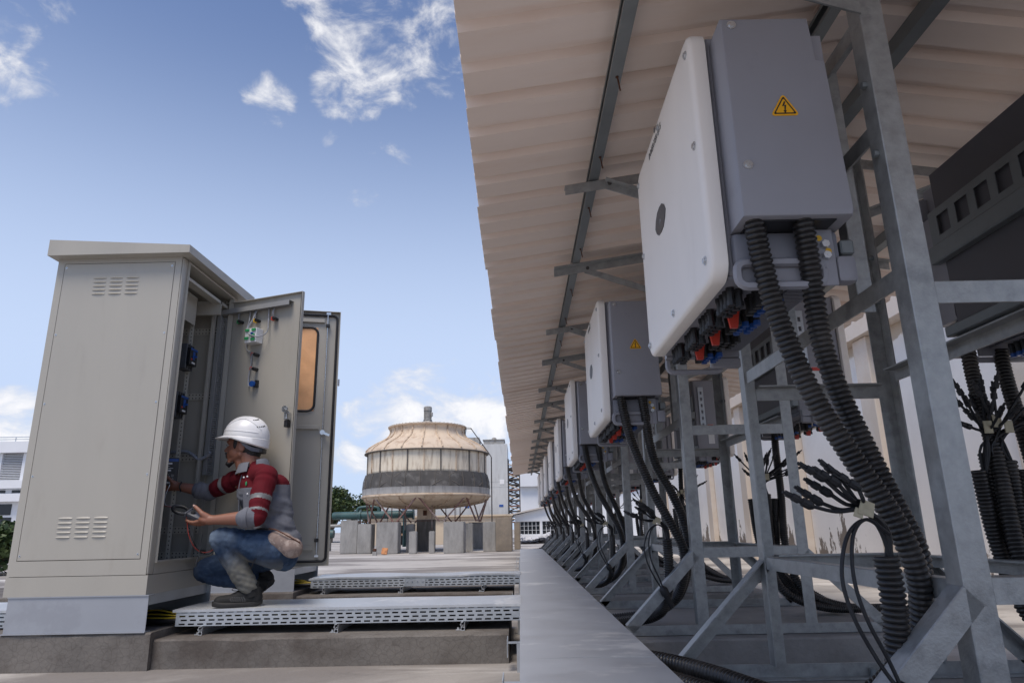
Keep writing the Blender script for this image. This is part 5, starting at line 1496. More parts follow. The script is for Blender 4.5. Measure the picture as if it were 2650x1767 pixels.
def sleeve(name, chain, bands):
    pr = []
    for (a, ra), (c, rc) in zip(chain, chain[1:]): pr.append(('c', a, ra, c, rc))
    pts = [Vector(a) for a, _ in chain]
    def param(p):
        best = (1e9, 0); acc = 0
        for a, c in zip(pts, pts[1:]):
            d = c - a; L = d.length; t = max(0, min(1, (p - a).dot(d)/(L*L))); q = (a + d*t - p).length
            if q < best[0]: best = (q, acc + t*L)
            acc += L
        return best[1]
    def colr(p, n):
        u = param(p)
        for u0, u1, sl, m in bands:
            uu = u + sl*(p.z - pts[0].z)*0.0
            if u0 <= uu < u1: return m
        return 0
    def wr(p, n):
        u = param(p)
        return nz3((p.x, p.y, p.z), 15, 9)*0.005 + math.sin(u*105 + nz3(p, 8, 3)*5)*0.0022
    return WP(name, blob(name, pr, 0.0055, 4, ('shirt_red', 'shirt_grey', 'reflect'), colr, wr), par=sh)
sleeve('sleeve', [(SH_N + Vector((0, 0.01, 0.0)), 0.070), (SH_N + (EL_N - SH_N)*0.5, 0.063), (EL_N + Vector((0.004, 0.004, 0.0)), 0.056), (EL_N + Vector((-0.055, -0.004, -0.002)), 0.058)],
       [(0.140, 0.168, 0, 2), (0.224, 0.240, 0, 2), (0.272, 0.70, 0, 1)])
sleeve('sleeve', [(SH_F, 0.066), (SH_F + (EL_F - SH_F)*0.55, 0.056), (EL_F, 0.052), (EL_F + (WR_F - EL_F)*0.38, 0.050)],
       [(0.060, 0.086, 0, 2), (0.165, 0.70, 0, 1)])
# rolled cuffs
for c0, d, r, u in ((EL_N + Vector((-0.052, -0.004, -0.002)), (WR_N - EL_N).normalized(), 0.059, 0), (EL_F + (WR_F - EL_F)*0.36, (WR_F - EL_F).normalized(), 0.051, 1)):
    b = MB().tube([c0 - d*0.018, c0 - d*0.016, c0 - d*0.004, c0 + d*0.012, c0 + d*0.016, c0 + d*0.014, c0 - d*0.004], [r - 0.006, r + 0.002, r + 0.004, r + 0.003, r, r - 0.010, r - 0.012], 20, cap=False)
    WP('cuff', b, 'shirt_grey', sh, smooth=60)
# collar, placket, pocket, patch, buttons
nb = Vector((-1.692, 4.392, 1.112))
b = MB(); vs = []; n = 26
for i in range(n+1):
    a = math.radians(255 + 15 - 330*i/n)      # open towards chest
    ca, sa = math.cos(a), math.sin(a)
    top = nb + Vector((0.074*ca, 0.072*sa, 0.020 + 0.028*max(0, ca)))
    mid = nb + Vector((0.090*ca, 0.088*sa, 0.010 + 0.028*max(0, ca)))
    low = nb + Vector((0.108*ca, 0.106*sa, -0.040 + 0.016*ca))
    inn = nb + Vector((0.070*ca, 0.068*sa, -0.010))
    vs += [inn, top, mid, low]
b.add(vs, [(i*4+j, (i+1)*4+j, (i+1)*4+j+1, i*4+j+1) for i in range(n) for j in range(3)])
WP('collar', b, 'shirt_grey', sh, smooth=60)
def onchest(u, z, out=0.004):
    """point on the chest front; u across (metres, + towards the near arm)"""
    c = Vector((-1.625, 4.386, 0)); w = TW @ Vector((1, 0, 0)); f = TW @ Vector((0, -1, 0))
    k = max(0.05, 1 - (u/0.172)**2); zz = (z - 0.90)
    d = 0.119*math.sqrt(k) + out - max(0, (z - 1.0))*0.35
    return Vector((c.x, c.y, z)) + w*u + f*d + Vector((-0.02*(z - 0.9)/0.1*0.5, 0, 0))
WP('placket', MB().tube([onchest(-0.035 - 0.1*(1.09 - z), z, 0.004) for z in (1.075, 1.03, 0.98, 0.92, 0.86, 0.80)], [0.006]*6, 6), 'shirt_grey', sh, smooth=60)
for u, z, w_, h_, m, nm in ((0.060, 0.90, 0.042, 0.048, 'shirt_grey', 'chest_pocket'), (-0.118, 1.012, 0.020, 0.020, 'reflect', 'badge')):
    p = MB(); k = 5; vs = []
    for i in range(k+1):
        for j in range(k+1):
            vs.append(onchest(u + w_*(2*i/k - 1), z + h_*(2*j/k - 1), 0.009))
    p.add(vs, [(i*(k+1)+j, (i+1)*(k+1)+j, (i+1)*(k+1)+j+1, i*(k+1)+j+1) for i in range(k) for j in range(k)])
    o = WP(nm, p, m, sh, smooth=60)
WP('badge_print', MB().ell((0, 0, 0), (0.013, 0.003, 0.011), 12, 6, 0, Matrix.Translation(onchest(-0.116, 1.017, 0.010)) @ Matrix.Rotation(math.radians(-42), 4, 'Z')), 'red', sh, smooth=True)
for u, z in ((0.010, 1.035), (0.045, 1.038), (0.062, 0.932)):
    WP('button', MB().ell(onchest(u, z, 0.010), (0.006, 0.004, 0.006), 10, 6), 'white', sh, smooth=True)
WP('flag_patch', MB().ell((0, 0, 0), (0.006, 0.003, 0.014), 8, 6, 0, Matrix.Translation(onchest(0.052, 0.995, 0.010))), 'green', sh)
# trousers
KN = Vector((-1.775, 4.180, 0.672)); AN = Vector((-1.612, 4.250, 0.400)); KF = Vector((-1.985, 4.48, 0.482)); AF = Vector((-1.680, 4.47, 0.415))
def wr_tr(p, n):
    f = nz3((p.x, p.y, p.z), 10, 2)*0.007 + nz3((p.x*1.6 + p.z, p.y, p.z*1.6 - p.x), 24, 5)*0.0035
    dk = (p - KN).length
    f += math.sin(p.x*150 + p.z*60 + nz3(p, 8, 6)*4)*0.0025*max(0, 1 - abs(dk - 0.10)/0.12)
    f += math.sin((p.z*1.0 + p.x*0.35)*190 + nz3(p, 7, 8)*4)*0.003*max(0, 1 - (p - AN).length/0.15)
    return f
tr = [
 ('e', (-1.475, 4.365, 0.600), (0.115, 0.165, 0.110), None),
 ('c', (-1.470, 4.275, 0.600), 0.108, KN + Vector((0.02, 0.0, -0.004)), 0.070),
 ('c', KN + Vector((0.006, 0, -0.004)), 0.067, (KN + AN)/2 + Vector((0.0, 0.0, 0.0)), 0.062), ('c', (KN + AN)/2, 0.062, AN + Vector((-0.002, 0, 0.0)), 0.060),
 ('c', (-1.520, 4.440, 0.590), 0.105, KF + Vector((0.02, 0, 0)), 0.078),
 ('c', KF + Vector((0.012, 0, -0.006)), 0.072, AF, 0.062),
 ('e', (-1.44, 4.33, 0.560), (0.085, 0.125, 0.085), None),
]
trm = blob('trousers', tr, 0.006, 5, ('denim',), None, wr_tr)
ca = trm.color_attributes.new('wear_tone', 'FLOAT_COLOR', 'POINT')
for v in trm.vertices:
    p = v.co
    def seg(a, c):
        d = c - a; t = max(0, min(1, (p - a).dot(d)/d.length_squared)); return (a + d*t - p).length, t
    ds, ts = seg(KN, AN); df, tf = seg(KF, AF); 
    dirt = 0.0
    if p.y < 4.36 and ds < 0.105 and p.x < -1.5: dirt = min(1, max(0, (ts - 0.22)*2.6)) * (1 if ds < 0.085 else max(0, (0.105 - ds)/0.02))
    if (p - Vector((-1.50, 4.2, 0.50))).length < 0.10 and p.z < 0.55: dirt = max(dirt, min(0.8, (0.57 - p.z)*8))
    fade = max(0, 1 - (p - (KN + Vector((-0.045, -0.03, 0.0)))).length/0.10)*1.1
    fade = max(fade, max(0, 1 - (p - (KF + Vector((-0.06, -0.05, 0.0)))).length/0.08)*0.8)
    fade = max(fade, max(0, nz3(p, 6, 11))*0.6)
    dark = 0.55*min(1, max(0, (p.y - 4.37)/0.06)) if p.x < -1.6 else 0.0  # plain darker tone on the far leg, apart from dirt and fading
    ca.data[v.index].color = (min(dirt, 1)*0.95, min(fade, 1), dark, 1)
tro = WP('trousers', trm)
WP('sock', MB().tube([(-1.735, 4.47, 0.432), (-1.66, 4.472, 0.412), (-1.60, 4.478, 0.398), (-1.575, 4.482, 0.388)], [0.046, 0.048, 0.045, 0.036], 14), 'shoe', smooth=60)
WP('sock', MB().tube([(-1.600, 4.252, 0.42), (-1.592, 4.256, 0.37), (-1.585, 4.26, 0.345)], [0.045, 0.045, 0.046], 14), 'shoe', smooth=60)
# stitched back pocket outline
pk = [(-1.575, 4.172, 0.500), (-1.550, 4.175, 0.560), (-1.470, 4.172, 0.600)]
WP('pocket_seam', MB().tube(bez(pk, 6), 0.0022, 5), 'hair', tro)
# shoes
def shoe(heel, toe, up, zlift, lab, twist=0.0):
    heel = Vector(heel); toe = Vector(toe); f = (toe - heel); L = f.length; f.normalize()
    up = Vector(up).normalized(); s = f.cross(up).normalized(); up = s.cross(f)
    M = Matrix((f, s, up)).transposed().to_4x4(); M.translation = heel
    def q(x, y, z): return M @ Vector((x*L, y, z))
    pr = [('c', q(0.12, 0, 0.050), 0.034, q(0.16, 0, 0.085), 0.036), ('c', q(0.14, 0, 0.045), 0.036, q(0.50, 0.002, 0.042), 0.038), ('c', q(0.50, 0.002, 0.040), 0.038, q(0.86, 0.004, 0.034), 0.032), ('c', q(0.20, 0, 0.08), 0.036, q(0.55, 0, 0.050), 0.034)]
    up_ = WP('shoe', blob('shoe', pr, 0.005, 3, ('shoe',)), label=lab)
    b = MB(); n = 28; vs = []
    for z, g in ((0.0, -0.003), (0.006, 0.001), (0.022, 0.002), (0.028, -0.002)):
        for i in range(n):
            a = 2*PI*i/n; x = 0.5 + 0.5*math.cos(a)*(1 + g*4); wdt = 0.036 + 0.010*math.sin(PI*min(1, max(0, x*0.9)))**1 - (0.006 if 0.25 < x < 0.5 else 0)
            zz = z + 0.018*max(0, x - 0.78)/0.22*(0.6) + 0.012*max(0, 0.12 - x)/0.12
            vs.append(q(x, (wdt + g)*math.copysign(abs(math.sin(a))**0.75, math.sin(a)), zz))
    fs = []
    for j in range(3):
        for i in range(n): fs.append((j*n+i, j*n+(i+1) % n, (j+1)*n+(i+1) % n, (j+1)*n+i))
    fs += [tuple(range(n)), tuple(3*n + i for i in range(n))]
    b.add(vs, fs); WP('sole', b, 'sole', up_, smooth=50)
    st_ = MB()
    for i in range(7):
        for j in range(4):
            x = 0.34 + 0.045*i + 0.012*j; z = 0.036 + 0.007*j
            side = 1 if (s.y < 0) else -1
            yy = side*(0.0385 - 0.10*max(0, z - 0.05))
            if z < 0.066 - max(0, (x - 0.52))*0.10: st_.box((-0.0034, -0.0008, -0.0011), (0.0034, 0.0008, 0.0011), M=M @ Matrix.Translation((x*L, yy, z)) @ Matrix.Rotation(math.radians(35), 4, 'Y'))
    WP('side_print', st_, 'reflect', up_)
    lc = MB()
    for i in range(4): lc.tube([q(0.44 + 0.06*i, -0.018, 0.088 - 0.010*i), q(0.45 + 0.06*i, 0.0, 0.096 - 0.011*i), q(0.44 + 0.06*i, 0.018, 0.088 - 0.010*i)], 0.003, 5)
    lc.tube(bez([q(0.46, 0, 0.092), q(0.56, -0.02, 0.108), q(0.62, -0.03, 0.100), q(0.56, -0.022, 0.092), q(0.47, 0, 0.09)], 5), 0.0022, 5)
    WP('lace', lc, 'black', up_, smooth=60)
    return up_
shoe((-1.530, 4.275, 0.286), (-1.795, 4.195, 0.2855), (0, 0, 1), 0, 'near shoe flat on the tray lid')
shoe((-1.535, 4.50, 0.405), (-1.690, 4.46, 0.293), (-0.55, 0.05, 0.8), 0, 'far shoe up on its toes')
# waist pouch and bracelet
PO = [('e', (-1.405, 4.215, 0.640), (0.105, 0.050, 0.058), R3(0, 27, 8)), ('e', (-1.36, 4.215, 0.615), (0.070, 0.052, 0.060), R3(0, 27, 8))]
pw = WP('waist_pouch', blob('waist_pouch', PO, 0.005, 3, ('pouch',), None, lambda p, n: nz3(p, 26, 3)*0.004))
WP('zip', MB().tube(bez([(-1.495, 4.195, 0.725), (-1.44, 4.172, 0.715), (-1.37, 4.172, 0.680), (-1.305, 4.20, 0.640)], 6), 0.004, 6), 'rust', pw)
WP('belt_strap', MB().tube(bez([(-1.50, 4.20, 0.720), (-1.56, 4.23, 0.725), (-1.63, 4.30, 0.72)], 6), 0.005, 8), 'black', pw)
WP('bracelet', MB().tube([WR_F + Vector((0.006, 0.0, 0)) + Matrix.Rotation(0.3, 3, 'Z') @ Vector((0.004*math.cos(3*a), 0.031*math.cos(a), 0.031*math.sin(a))) for a in [2*PI*i/20 for i in range(21)]], 0.0042, 6), 'black', smooth=60)
# clamp meter held in the near hand
MT['meter'] = mat('dark_slate_meter_plastic', (0.075, 0.08, 0.095), 0.45)
ML = tuple(pc + Vector((-0.075, 0.008, 0.022)))
mt = thing('clamp_meter', 'dark grey clamp meter lying in the near hand of the worker', 'meter', ML)
ax = Vector((-0.93, 0.08, 0.36)).normalized(); sd2 = Vector((0.25, -0.55, 0.80)); sd2 = (sd2 - ax*sd2.dot(ax)).normalized(); nn = ax.cross(sd2)
MM = Matrix((ax, nn, sd2)).transposed().to_4x4(); MM.translation = Vector(ML)
part('meter_body', MB().box((-0.065, -0.024, -0.015), (0.045, 0.024, 0.015), bev=0.008, seg=2, M=MM), 'meter', mt, off=ML, smooth=40)
part('hand_guard', MB().box((0.040, -0.034, -0.017), (0.052, 0.034, 0.019), bev=0.005, seg=2, M=MM), 'meter', mt, off=ML, smooth=40)
jw = [MM @ Vector((0.100 + 0.050*math.cos(a), 0.031*math.sin(a), 0)) for a in [2*PI*i/24 for i in range(25)]]
part('jaw', MB().tube(jw, 0.0105, 8), 'black', mt, off=ML, smooth=60)
part('display', MB().box((-0.050, -0.018, 0.0152), (-0.005, 0.018, 0.0162), M=MM), 'inv_dark', mt, off=ML)
part('dial', MB().cyl(MM @ Vector((0.015, 0, 0.015)), MM @ Vector((0.015, 0, 0.021)), 0.013, 14), 'black', mt, off=ML)
e0 = MM @ Vector((0.04, -0.02, -0.012))
for col, o in (('red', 0.0), ('black', 0.012)):
    p = bez([e0 + Vector((0, 0, 0)), Vector((-1.955 + o, 4.16, 0.70)), Vector((-1.925 + o, 4.20, 0.62)), Vector((-1.880 + o, 4.24, 0.595 - o)), Vector((-1.83, 4.27, 0.625)), Vector((-1.83, 4.30, 0.70))], 8)
    part('test_lead', MB().tube(p, 0.0019, 6), col, mt, off=ML, smooth=60)
p = bez([Vector((-1.845, 4.10, 0.70)), Vector((-1.850, 4.09, 0.60)), Vector((-1.862, 4.085, 0.52))], 6)
part('probe', MB().tube(p, [0.0022]*8 + [0.0045]*(len(p) - 8), 6), 'black', mt, off=ML, smooth=60)
for col, x in (('red', -2.262), ('white', -2.235)):
    p = bez([Vector((x, 4.43, 1.01)), Vector((x + 0.005, 4.38, 0.94)), Vector((x + 0.07, 4.26, 0.88)), MM @ Vector((0.14, 0.0, 0.0))], 8)
    part('test_lead', MB().tube(p, 0.0019, 6), col, mt, off=ML, smooth=60)

# ---------------------------------------------------------------- cooling tower
def streaky(name, col, streak, amt, lo=0.45, hi=0.68, st=(3.0, 3.0, 0.45), rough=0.7):
    return mat(name, col, rough, 0, 0.08, 3, 0.05, 40, tint=streak, tint_amt=amt, tscale=2.2, tlo=lo, thi=hi, stretch=st, detail=8)
MT['tw_panel'] = streaky('weathered_cream_panel', (0.74, 0.655, 0.52), (0.36, 0.28, 0.20), 0.85)
MT['tw_cone'] = streaky('rust_stained_cream_fibreglass', (0.62, 0.50, 0.375), (0.34, 0.22, 0.14), 0.75, 0.48, 0.7, (1.6, 1.6, 1.0))
MT['tw_seam'] = mat('grimy_seam', (0.13, 0.115, 0.10), 0.8, 0, 0.3, 6)
MT['tw_seam_cream'] = mat('cream_flange_rib', (0.56, 0.44, 0.32), 0.7, 0, 0.25, 8, tint=(0.20, 0.13, 0.09), tint_amt=0.8, tscale=6, tlo=0.5, thi=0.65)
MT['tw_mesh'] = mat('dark_screen_mesh', (0.075, 0.07, 0.066), 0.85, 0, 0.45, 2.2, tint=(0.20, 0.19, 0.18), tint_amt=0.6, tscale=3, tlo=0.5, thi=0.7)
MT['tw_band'] = streaky('dirty_grey_basin_band', (0.40, 0.39, 0.375), (0.22, 0.21, 0.20), 0.8)
MT['motor'] = mat('weathered_grey_motor', (0.33, 0.32, 0.30), 0.6, 0.1, 0.2, 8, tint=(0.20, 0.17, 0.14), tint_amt=0.6, tscale=5)
MT['tw_dark'] = mat('stained_dark_concrete', (0.13, 0.12, 0.11), 0.9, 0, 0.4, 2.5, tint=(0.30, 0.28, 0.26), tint_amt=0.7, tscale=3, tlo=0.55, thi=0.7, stretch=(3, 3, 0.6))
TC = Vector((-3.27, 24.6, 0))
tow = thing('cooling_tower', 'old round cream cooling tower with stained panels, dark screen band and motor on top', 'cooling tower', tuple(TC))
TP = lambda n, g, m, par=None, **k: part(n, g, m, par or tow, **k)
O = (0, 0, 0)
NP = 24
for k in range(NP):
    a0 = 2*PI*k/NP + 0.09; a1 = a0 + 2*PI/NP - 0.012
    g = MB().lathe([(2.075, 2.575), (2.085, 2.62), (2.085, 3.23), (2.08, 3.27)], O, 3, 0, a0, a1)
    TP('side_panel', g, 'tw_panel')
g = MB()
for k in range(NP):
    a = 2*PI*k/NP + 0.084
    g2 = MB().box((2.06, -0.020, 2.56), (2.115, 0.020, 3.28)); g2 = placed(g2, Matrix.Rotation(a, 4, 'Z'))
    TP('panel_seam', g2, 'tw_seam' if k % 2 else 'tw_seam_cream')
TP('inner_shell', MB().lathe([(2.05, 2.50), (2.05, 3.30)], O, 48), 'tw_seam')
cone = [(2.18, 3.275), (2.17, 3.33), (2.06, 3.46), (1.85, 3.60), (1.62, 3.72), (1.45, 3.82), (1.36, 3.92), (1.32, 4.03), (1.315, 4.11), (1.335, 4.18), (1.36, 4.22)]
TP('fan_shroud', MB().lathe(cone, O, 72), 'tw_cone', smooth=50)
TP('eave_ring', MB().lathe([(2.06, 3.262), (2.20, 3.264), (2.205, 3.285), (2.17, 3.30)], O, 72), 'tw_seam', smooth=50)
for k in range(20):
    a = 2*PI*k/20 + 0.05
    r = Matrix.Rotation(a, 4, 'Z')
    pts = [r @ Vector((p[0] + 0.012, 0, p[1] + 0.008)) for p in cone[1:]]
    TP('shroud_rib', MB().tube(pts, 0.028, 6), 'tw_seam_cream', smooth=60)
TP('top_rim', MB().lathe([(1.33, 4.205), (1.40, 4.21), (1.41, 4.25), (1.36, 4.265), (1.28, 4.26)], O, 64), 'tw_cone', smooth=50)
b = MB()
for k in range(28):
    a = PI*k/28; b.bar((1.38*math.cos(a), 1.38*math.sin(a), 4.272), (-1.38*math.cos(a), -1.38*math.sin(a), 4.272), 0.012, 0.006)
TP('fan_guard', b, 'steel_dark', kind='stuff')
TP('fan_deck', MB().lathe([(0.01, 4.03), (1.30, 4.03)], O, 32), 'tw_dark')
TP('screen_band', MB().lathe([(2.215, 2.065), (2.19, 2.32), (2.115, 2.57)], O, 64), 'tw_mesh', smooth=50)
for k in range(28):
    a = 2*PI*k/28 + 0.03; r = Matrix.Rotation(a, 4, 'Z')
    TP('screen_stay', MB().tube([r @ Vector((2.225, 0, 2.07)), r @ Vector((2.202, 0, 2.32)), r @ Vector((2.127, 0, 2.56))], 0.011, 5), 'tw_seam')
for k in range(6):
    a = -PI/2 + (k - 2.5)*0.42; a2 = a + (0.34 if k % 2 else -0.34)
    TP('screen_brace', MB().tube([Vector((2.222*math.cos(a + (a2 - a)*t), 2.222*math.sin(a + (a2 - a)*t), 2.10 + 0.42*t)) - Vector((0.10*t*math.cos(a), 0.10*t*math.sin(a), 0)) for t in (0, 0.25, 0.5, 0.75, 1)], 0.016, 5), 'tw_seam')
TP('basin_band', MB().lathe([(2.20, 1.845), (2.225, 1.86), (2.225, 2.045), (2.235, 2.065), (2.20, 2.07)], O, 72, wob=lambda a, z: 1 + 0.004*noise.noise(Vector((math.cos(a)*6, math.sin(a)*6, z*4)))), 'tw_band', smooth=50)
TP('basin_rim', MB().lathe([(2.18, 1.775), (2.255, 1.785), (2.26, 1.83), (2.22, 1.85), (2.19, 1.85)], O, 72), 'tw_cone', smooth=50)
bas = [(2.19, 1.79), (2.14, 1.70), (1.95, 1.61), (1.55, 1.53), (1.0, 1.47), (0.5, 1.44), (0.30, 1.44)]
TP('basin', MB().lathe(bas, O, 64), 'tw_cone', smooth=50)
for k in range(16):
    r = Matrix.Rotation(2*PI*k/16 + 0.1, 4, 'Z')
    TP('basin_rib', MB().tube([r @ Vector((p[0] + 0.006, 0, p[1] - 0.012)) for p in bas], 0.026, 6), 'tw_seam_cream', smooth=60)
TP('centre_column', MB().box((-0.285, -0.285, 1.05), (0.285, 0.285, 1.45)), 'tw_cone')
TP('column_opening', MB().box((-0.075, -0.295, 1.18), (0.055, -0.284, 1.35)), 'rust')
TP('column_base', MB().box((-0.295, -0.295, 0.0), (0.295, 0.295, 1.048)), 'tw_dark')
TP('motor_base', MB().lathe([(0.215, 4.26), (0.215, 4.42), (0.15, 4.52)], O, 6), 'motor')
TP('motor', MB().lathe([(0.155, 4.52), (0.155, 4.56), (0.128, 4.57), (0.128, 4.86), (0.15, 4.865), (0.15, 5.00), (0.11, 5.03), (0.0, 5.035)], O, 20), 'motor', smooth=40)
b = MB()
for k in range(18):
    r = Matrix.Rotation(2*PI*k/18, 4, 'Z'); g2 = placed(MB().box((0.126, -0.006, 4.60), (0.143, 0.006, 4.85)), r); b.add(g2.v, g2.f)
TP('motor_fins', b, 'motor', kind='stuff')
TP('junction_box', MB().box((0.125, -0.12, 4.66), (0.19, -0.02, 4.80), bev=0.01), 'motor')
NL = 8
for k in range(NL):
    a = 2*PI*k/NL - PI/2 - 0.01
    top = Vector((2.14*math.cos(a), 2.14*math.sin(a), 1.765))
    for s in (-1, 1):
        a2 = a + s*PI/NL*0.92
        foot = Vector((1.98*math.cos(a2), 1.98*math.sin(a2), 0.96))
        TP('leg', MB().bar(top, foot, 0.042, 0.042), 'rustpipe')
    TP('hanger', MB().bar(Vector((1.2*math.cos(a + .3), 1.2*math.sin(a + .3), 1.5)), Vector((1.2*math.cos(a + .3), 1.2*math.sin(a + .3), 0.7)), 0.03, 0.03), 'rustpipe')
TP('tie_rod', MB().cyl((-2.0, -1.75, 0.985), (2.0, -1.75, 0.985), 0.008, 6), 'rust')
# ladders at the right
b = MB()
for s in (0, 1):
    b.tube([(2.30, -0.30 + 0.34*s, 0.9), (2.30, -0.30 + 0.34*s, 3.15), (2.16, -0.30 + 0.34*s, 3.36)], 0.014, 6)
for k in range(9): b.cyl((2.30, -0.30, 1.05 + 0.25*k), (2.30, 0.04, 1.05 + 0.25*k), 0.010, 6)
TP('ladder', b, 'steel_dark')
b = MB()
for s in (0, 1):
    b.tube([(1.36, -0.25 + 0.3*s, 4.0), (1.40, -0.25 + 0.3*s, 4.20), (1.58, -0.25 + 0.3*s, 4.18), (2.16, -0.25 + 0.3*s, 3.36)], 0.014, 6)
for k in range(6): b.cyl((1.62 + 0.09*k, -0.25, 4.12 - 0.135*k), (1.62 + 0.09*k, 0.05, 4.12 - 0.135*k), 0.010, 6)
TP('ladder', b, 'steel_dark')
# ---------------------------------------------------------------- concrete blocks round the tower
def rough_block(w, d, h, seed):
    bm = bmesh.new(); bmesh.ops.create_cube(bm, size=1.0)
    for v in bm.verts: v.co = Vector((v.co.x*w, v.co.y*d, (v.co.z + 0.5)*h))
    bmesh.ops.bevel(bm, geom=bm.edges[:], offset=0.018, segments=2, affect='EDGES')
    bmesh.ops.subdivide_edges(bm, edges=[e for e in bm.edges if e.calc_length() > 0.15], cuts=4, use_grid_fill=True)
    for v in bm.verts:
        v.co += v.normal*noise.noise(v.co*7 + Vector((seed, seed*2, 0)))*0.006 + Vector((0, 0, noise.noise(v.co*3 + Vector((seed, 0, 0)))*0.012*(v.co.z/h)))
    b = MB(); b.bm(bm); return b
BL = [(-5.871, -5.30, 23.1, 1.05, 0.45, 'block', 'tall grey concrete block at the left end of the ring under the tower'),
      (-5.24, -4.79, 22.8, 0.92, 0.50, 'block', 'grey concrete block second from the left end under the tower'),
      (-4.52, -3.84, 22.1, 0.955, 0.85, 'block', 'wide grey concrete block behind the small orange carton'),
      (-3.80, -3.55, 23.6, 0.90, 0.4, 'block', 'grey concrete block left behind the slim low post'),
      (-3.42, -3.187, 21.75, 0.665, 0.23, 'block', 'slim low concrete post left of the dark centre column'),
      (-2.837, -2.659, 21.95, 0.66, 0.22, 'block', 'slim low concrete post right of the dark centre column'),
      (-2.342, -1.72, 21.6, 0.925, 0.75, 'block', 'wide grey concrete block right of the dark centre column'),
      (-1.847, -1.56, 23.2, 0.89, 0.45, 'block', 'narrow concrete block left of the doorway gap'),
      (-1.209, -0.794, 22.75, 0.915, 0.5, 'block', 'grey concrete block next to the big brown one'),
      (-0.773, -0.255, 22.5, 1.02, 0.62, 'block_brown', 'big brown concrete block at the right end of the ring'),
      (-0.20, 0.0, 24.4, 0.90, 0.6, 'block_brown', 'brown concrete block half hidden behind the big brown one'),
      (-4.95, -4.5, 25.6, 0.92, 0.5, 'block', 'rear concrete block seen left under the tower'),
      (-3.75, -3.35, 26.5, 0.92, 0.5, 'block', 'rear concrete block seen left of the dark centre column'),
      (-2.78, -2.45, 26.6, 0.92, 0.5, 'block_brown', 'rear brown concrete block seen right of the dark centre column'),
      (-1.75, -1.3, 26.0, 0.92, 0.5, 'block', 'rear concrete block behind the narrow one')]
for i, (xa, xb, y, h, d, m, lab) in enumerate(BL):
    solo('concrete_block', rough_block(xb - xa, d, h, i*3.7), m, lab, 'concrete block', ((xa + xb)/2, y + d/2, 0), random.uniform(-.05, .05), 'concrete blocks under the cooling tower', world=False)
MT['carton'] = mat('orange_wood', (0.55, 0.24, 0.10), 0.8, 0, 0.25, 9, tint=(0.20, 0.09, 0.05), tint_amt=0.7, tscale=8)
solo('wooden_crate', placed(MB().box((-0.085, -0.03, 0), (0.085, 0.03, 0.19)).box((-0.09, -0.034, 0.02), (-0.06, -0.0302, 0.17)).box((0.0, -0.034, 0.02), (0.02, -0.0302, 0.17)), Matrix.Rotation(-0.35, 4, 'X') @ Matrix.Rotation(0.12, 4, 'Y')), 'carton', 'small orange wooden crate leaning on a concrete block under the tower', 'crate', (-4.12, 21.5, 0.012), world=False)
t = thing('marker_post', 'short grey stub with a rusty cap on the yard left of the orange crate', 'post', (-4.30, 21.0, 0))
part('stub', MB().box((-0.06, -0.05, 0), (0.06, 0.05, 0.11)), 'block', t); part('cap', MB().lathe([(0.0, 0.20), (0.05, 0.19), (0.055, 0.13), (0.03, 0.11)], (0, 0, 0), 10), 'rust', t)
# pipes
MT['teal'] = mat('dark_teal_pipe_paint', (0.045, 0.105, 0.105), 0.5, 0, 0.15, 3, tint=(0.03, 0.05, 0.05), tint_amt=0.6, tscale=2)
t = thing('water_pipe', 'thick dark teal water pipe running behind the cooling tower legs', 'pipe', (-5.6, 27.2, 0))
part('pipe', MB().tube([(-7.25, 27.2, 1.28), (-7.2, 27.2, 1.28), (-4.1, 27.2, 1.30)], [0.12, 0.145, 0.145], 16), 'teal', t, off=(-5.6, 27.2, 0), smooth=50)
for x in (-6.2, -4.15): part('flange', MB().cyl((x, 27.2, 1.285), (x + 0.06, 27.2, 1.286), 0.19, 16), 'teal', t, off=(-5.6, 27.2, 0), smooth=40)
part('bypass_loop', MB().tube(bez([(-6.3, 27.2, 1.42), (-6.25, 27.2, 1.56), (-6.0, 27.2, 1.60), (-5.65, 27.2, 1.60), (-5.5, 27.2, 1.55), (-5.46, 27.2, 1.40)], 6), 0.055, 10), 'teal', t, off=(-5.6, 27.2, 0), smooth=50)
for x in (-6.6, -5.2): part('pipe_stand', MB().box((x - .08, 27.1, 0), (x + .08, 27.3, 1.15)), 'block', t, off=(-5.6, 27.2, 0))
part('drop_pipe', MB().tube(bez([(-4.42, 26.9, 1.25), (-4.40, 26.9, 0.9), (-4.40, 26.9, 0.1)], 4), 0.07, 10), 'teal', t, off=(-5.6, 27.2, 0), smooth=50)
t = thing('water_pipe', 'short dark teal pipe end on a low stand by the cabinet door', 'pipe', (-7.2, 26.5, 0))
part('pipe', MB().cyl((-8.2, 26.5, 0.62), (-6.98, 26.5, 0.62), 0.15, 16), 'teal', t, off=(-7.2, 26.5, 0), smooth=40)
part('pipe_stand', MB().box((-7.6, 26.35, 0), (-7.1, 26.65, 0.45)), 'block', t, off=(-7.2, 26.5, 0))
t = thing('water_pipe', 'slim grey water pipe above the short teal pipe end', 'pipe', (-7.0, 27.8, 0))
part('pipe', MB().cyl((-9.0, 27.8, 0.90), (-6.2, 27.8, 0.93), 0.06, 12), 'motor', t, off=(-7.0, 27.8, 0), smooth=40)
part('pipe_stand', MB().box((-6.9, 27.7, 0), (-6.8, 27.9, 0.85)), 'rustpipe', t, off=(-7.0, 27.8, 0))

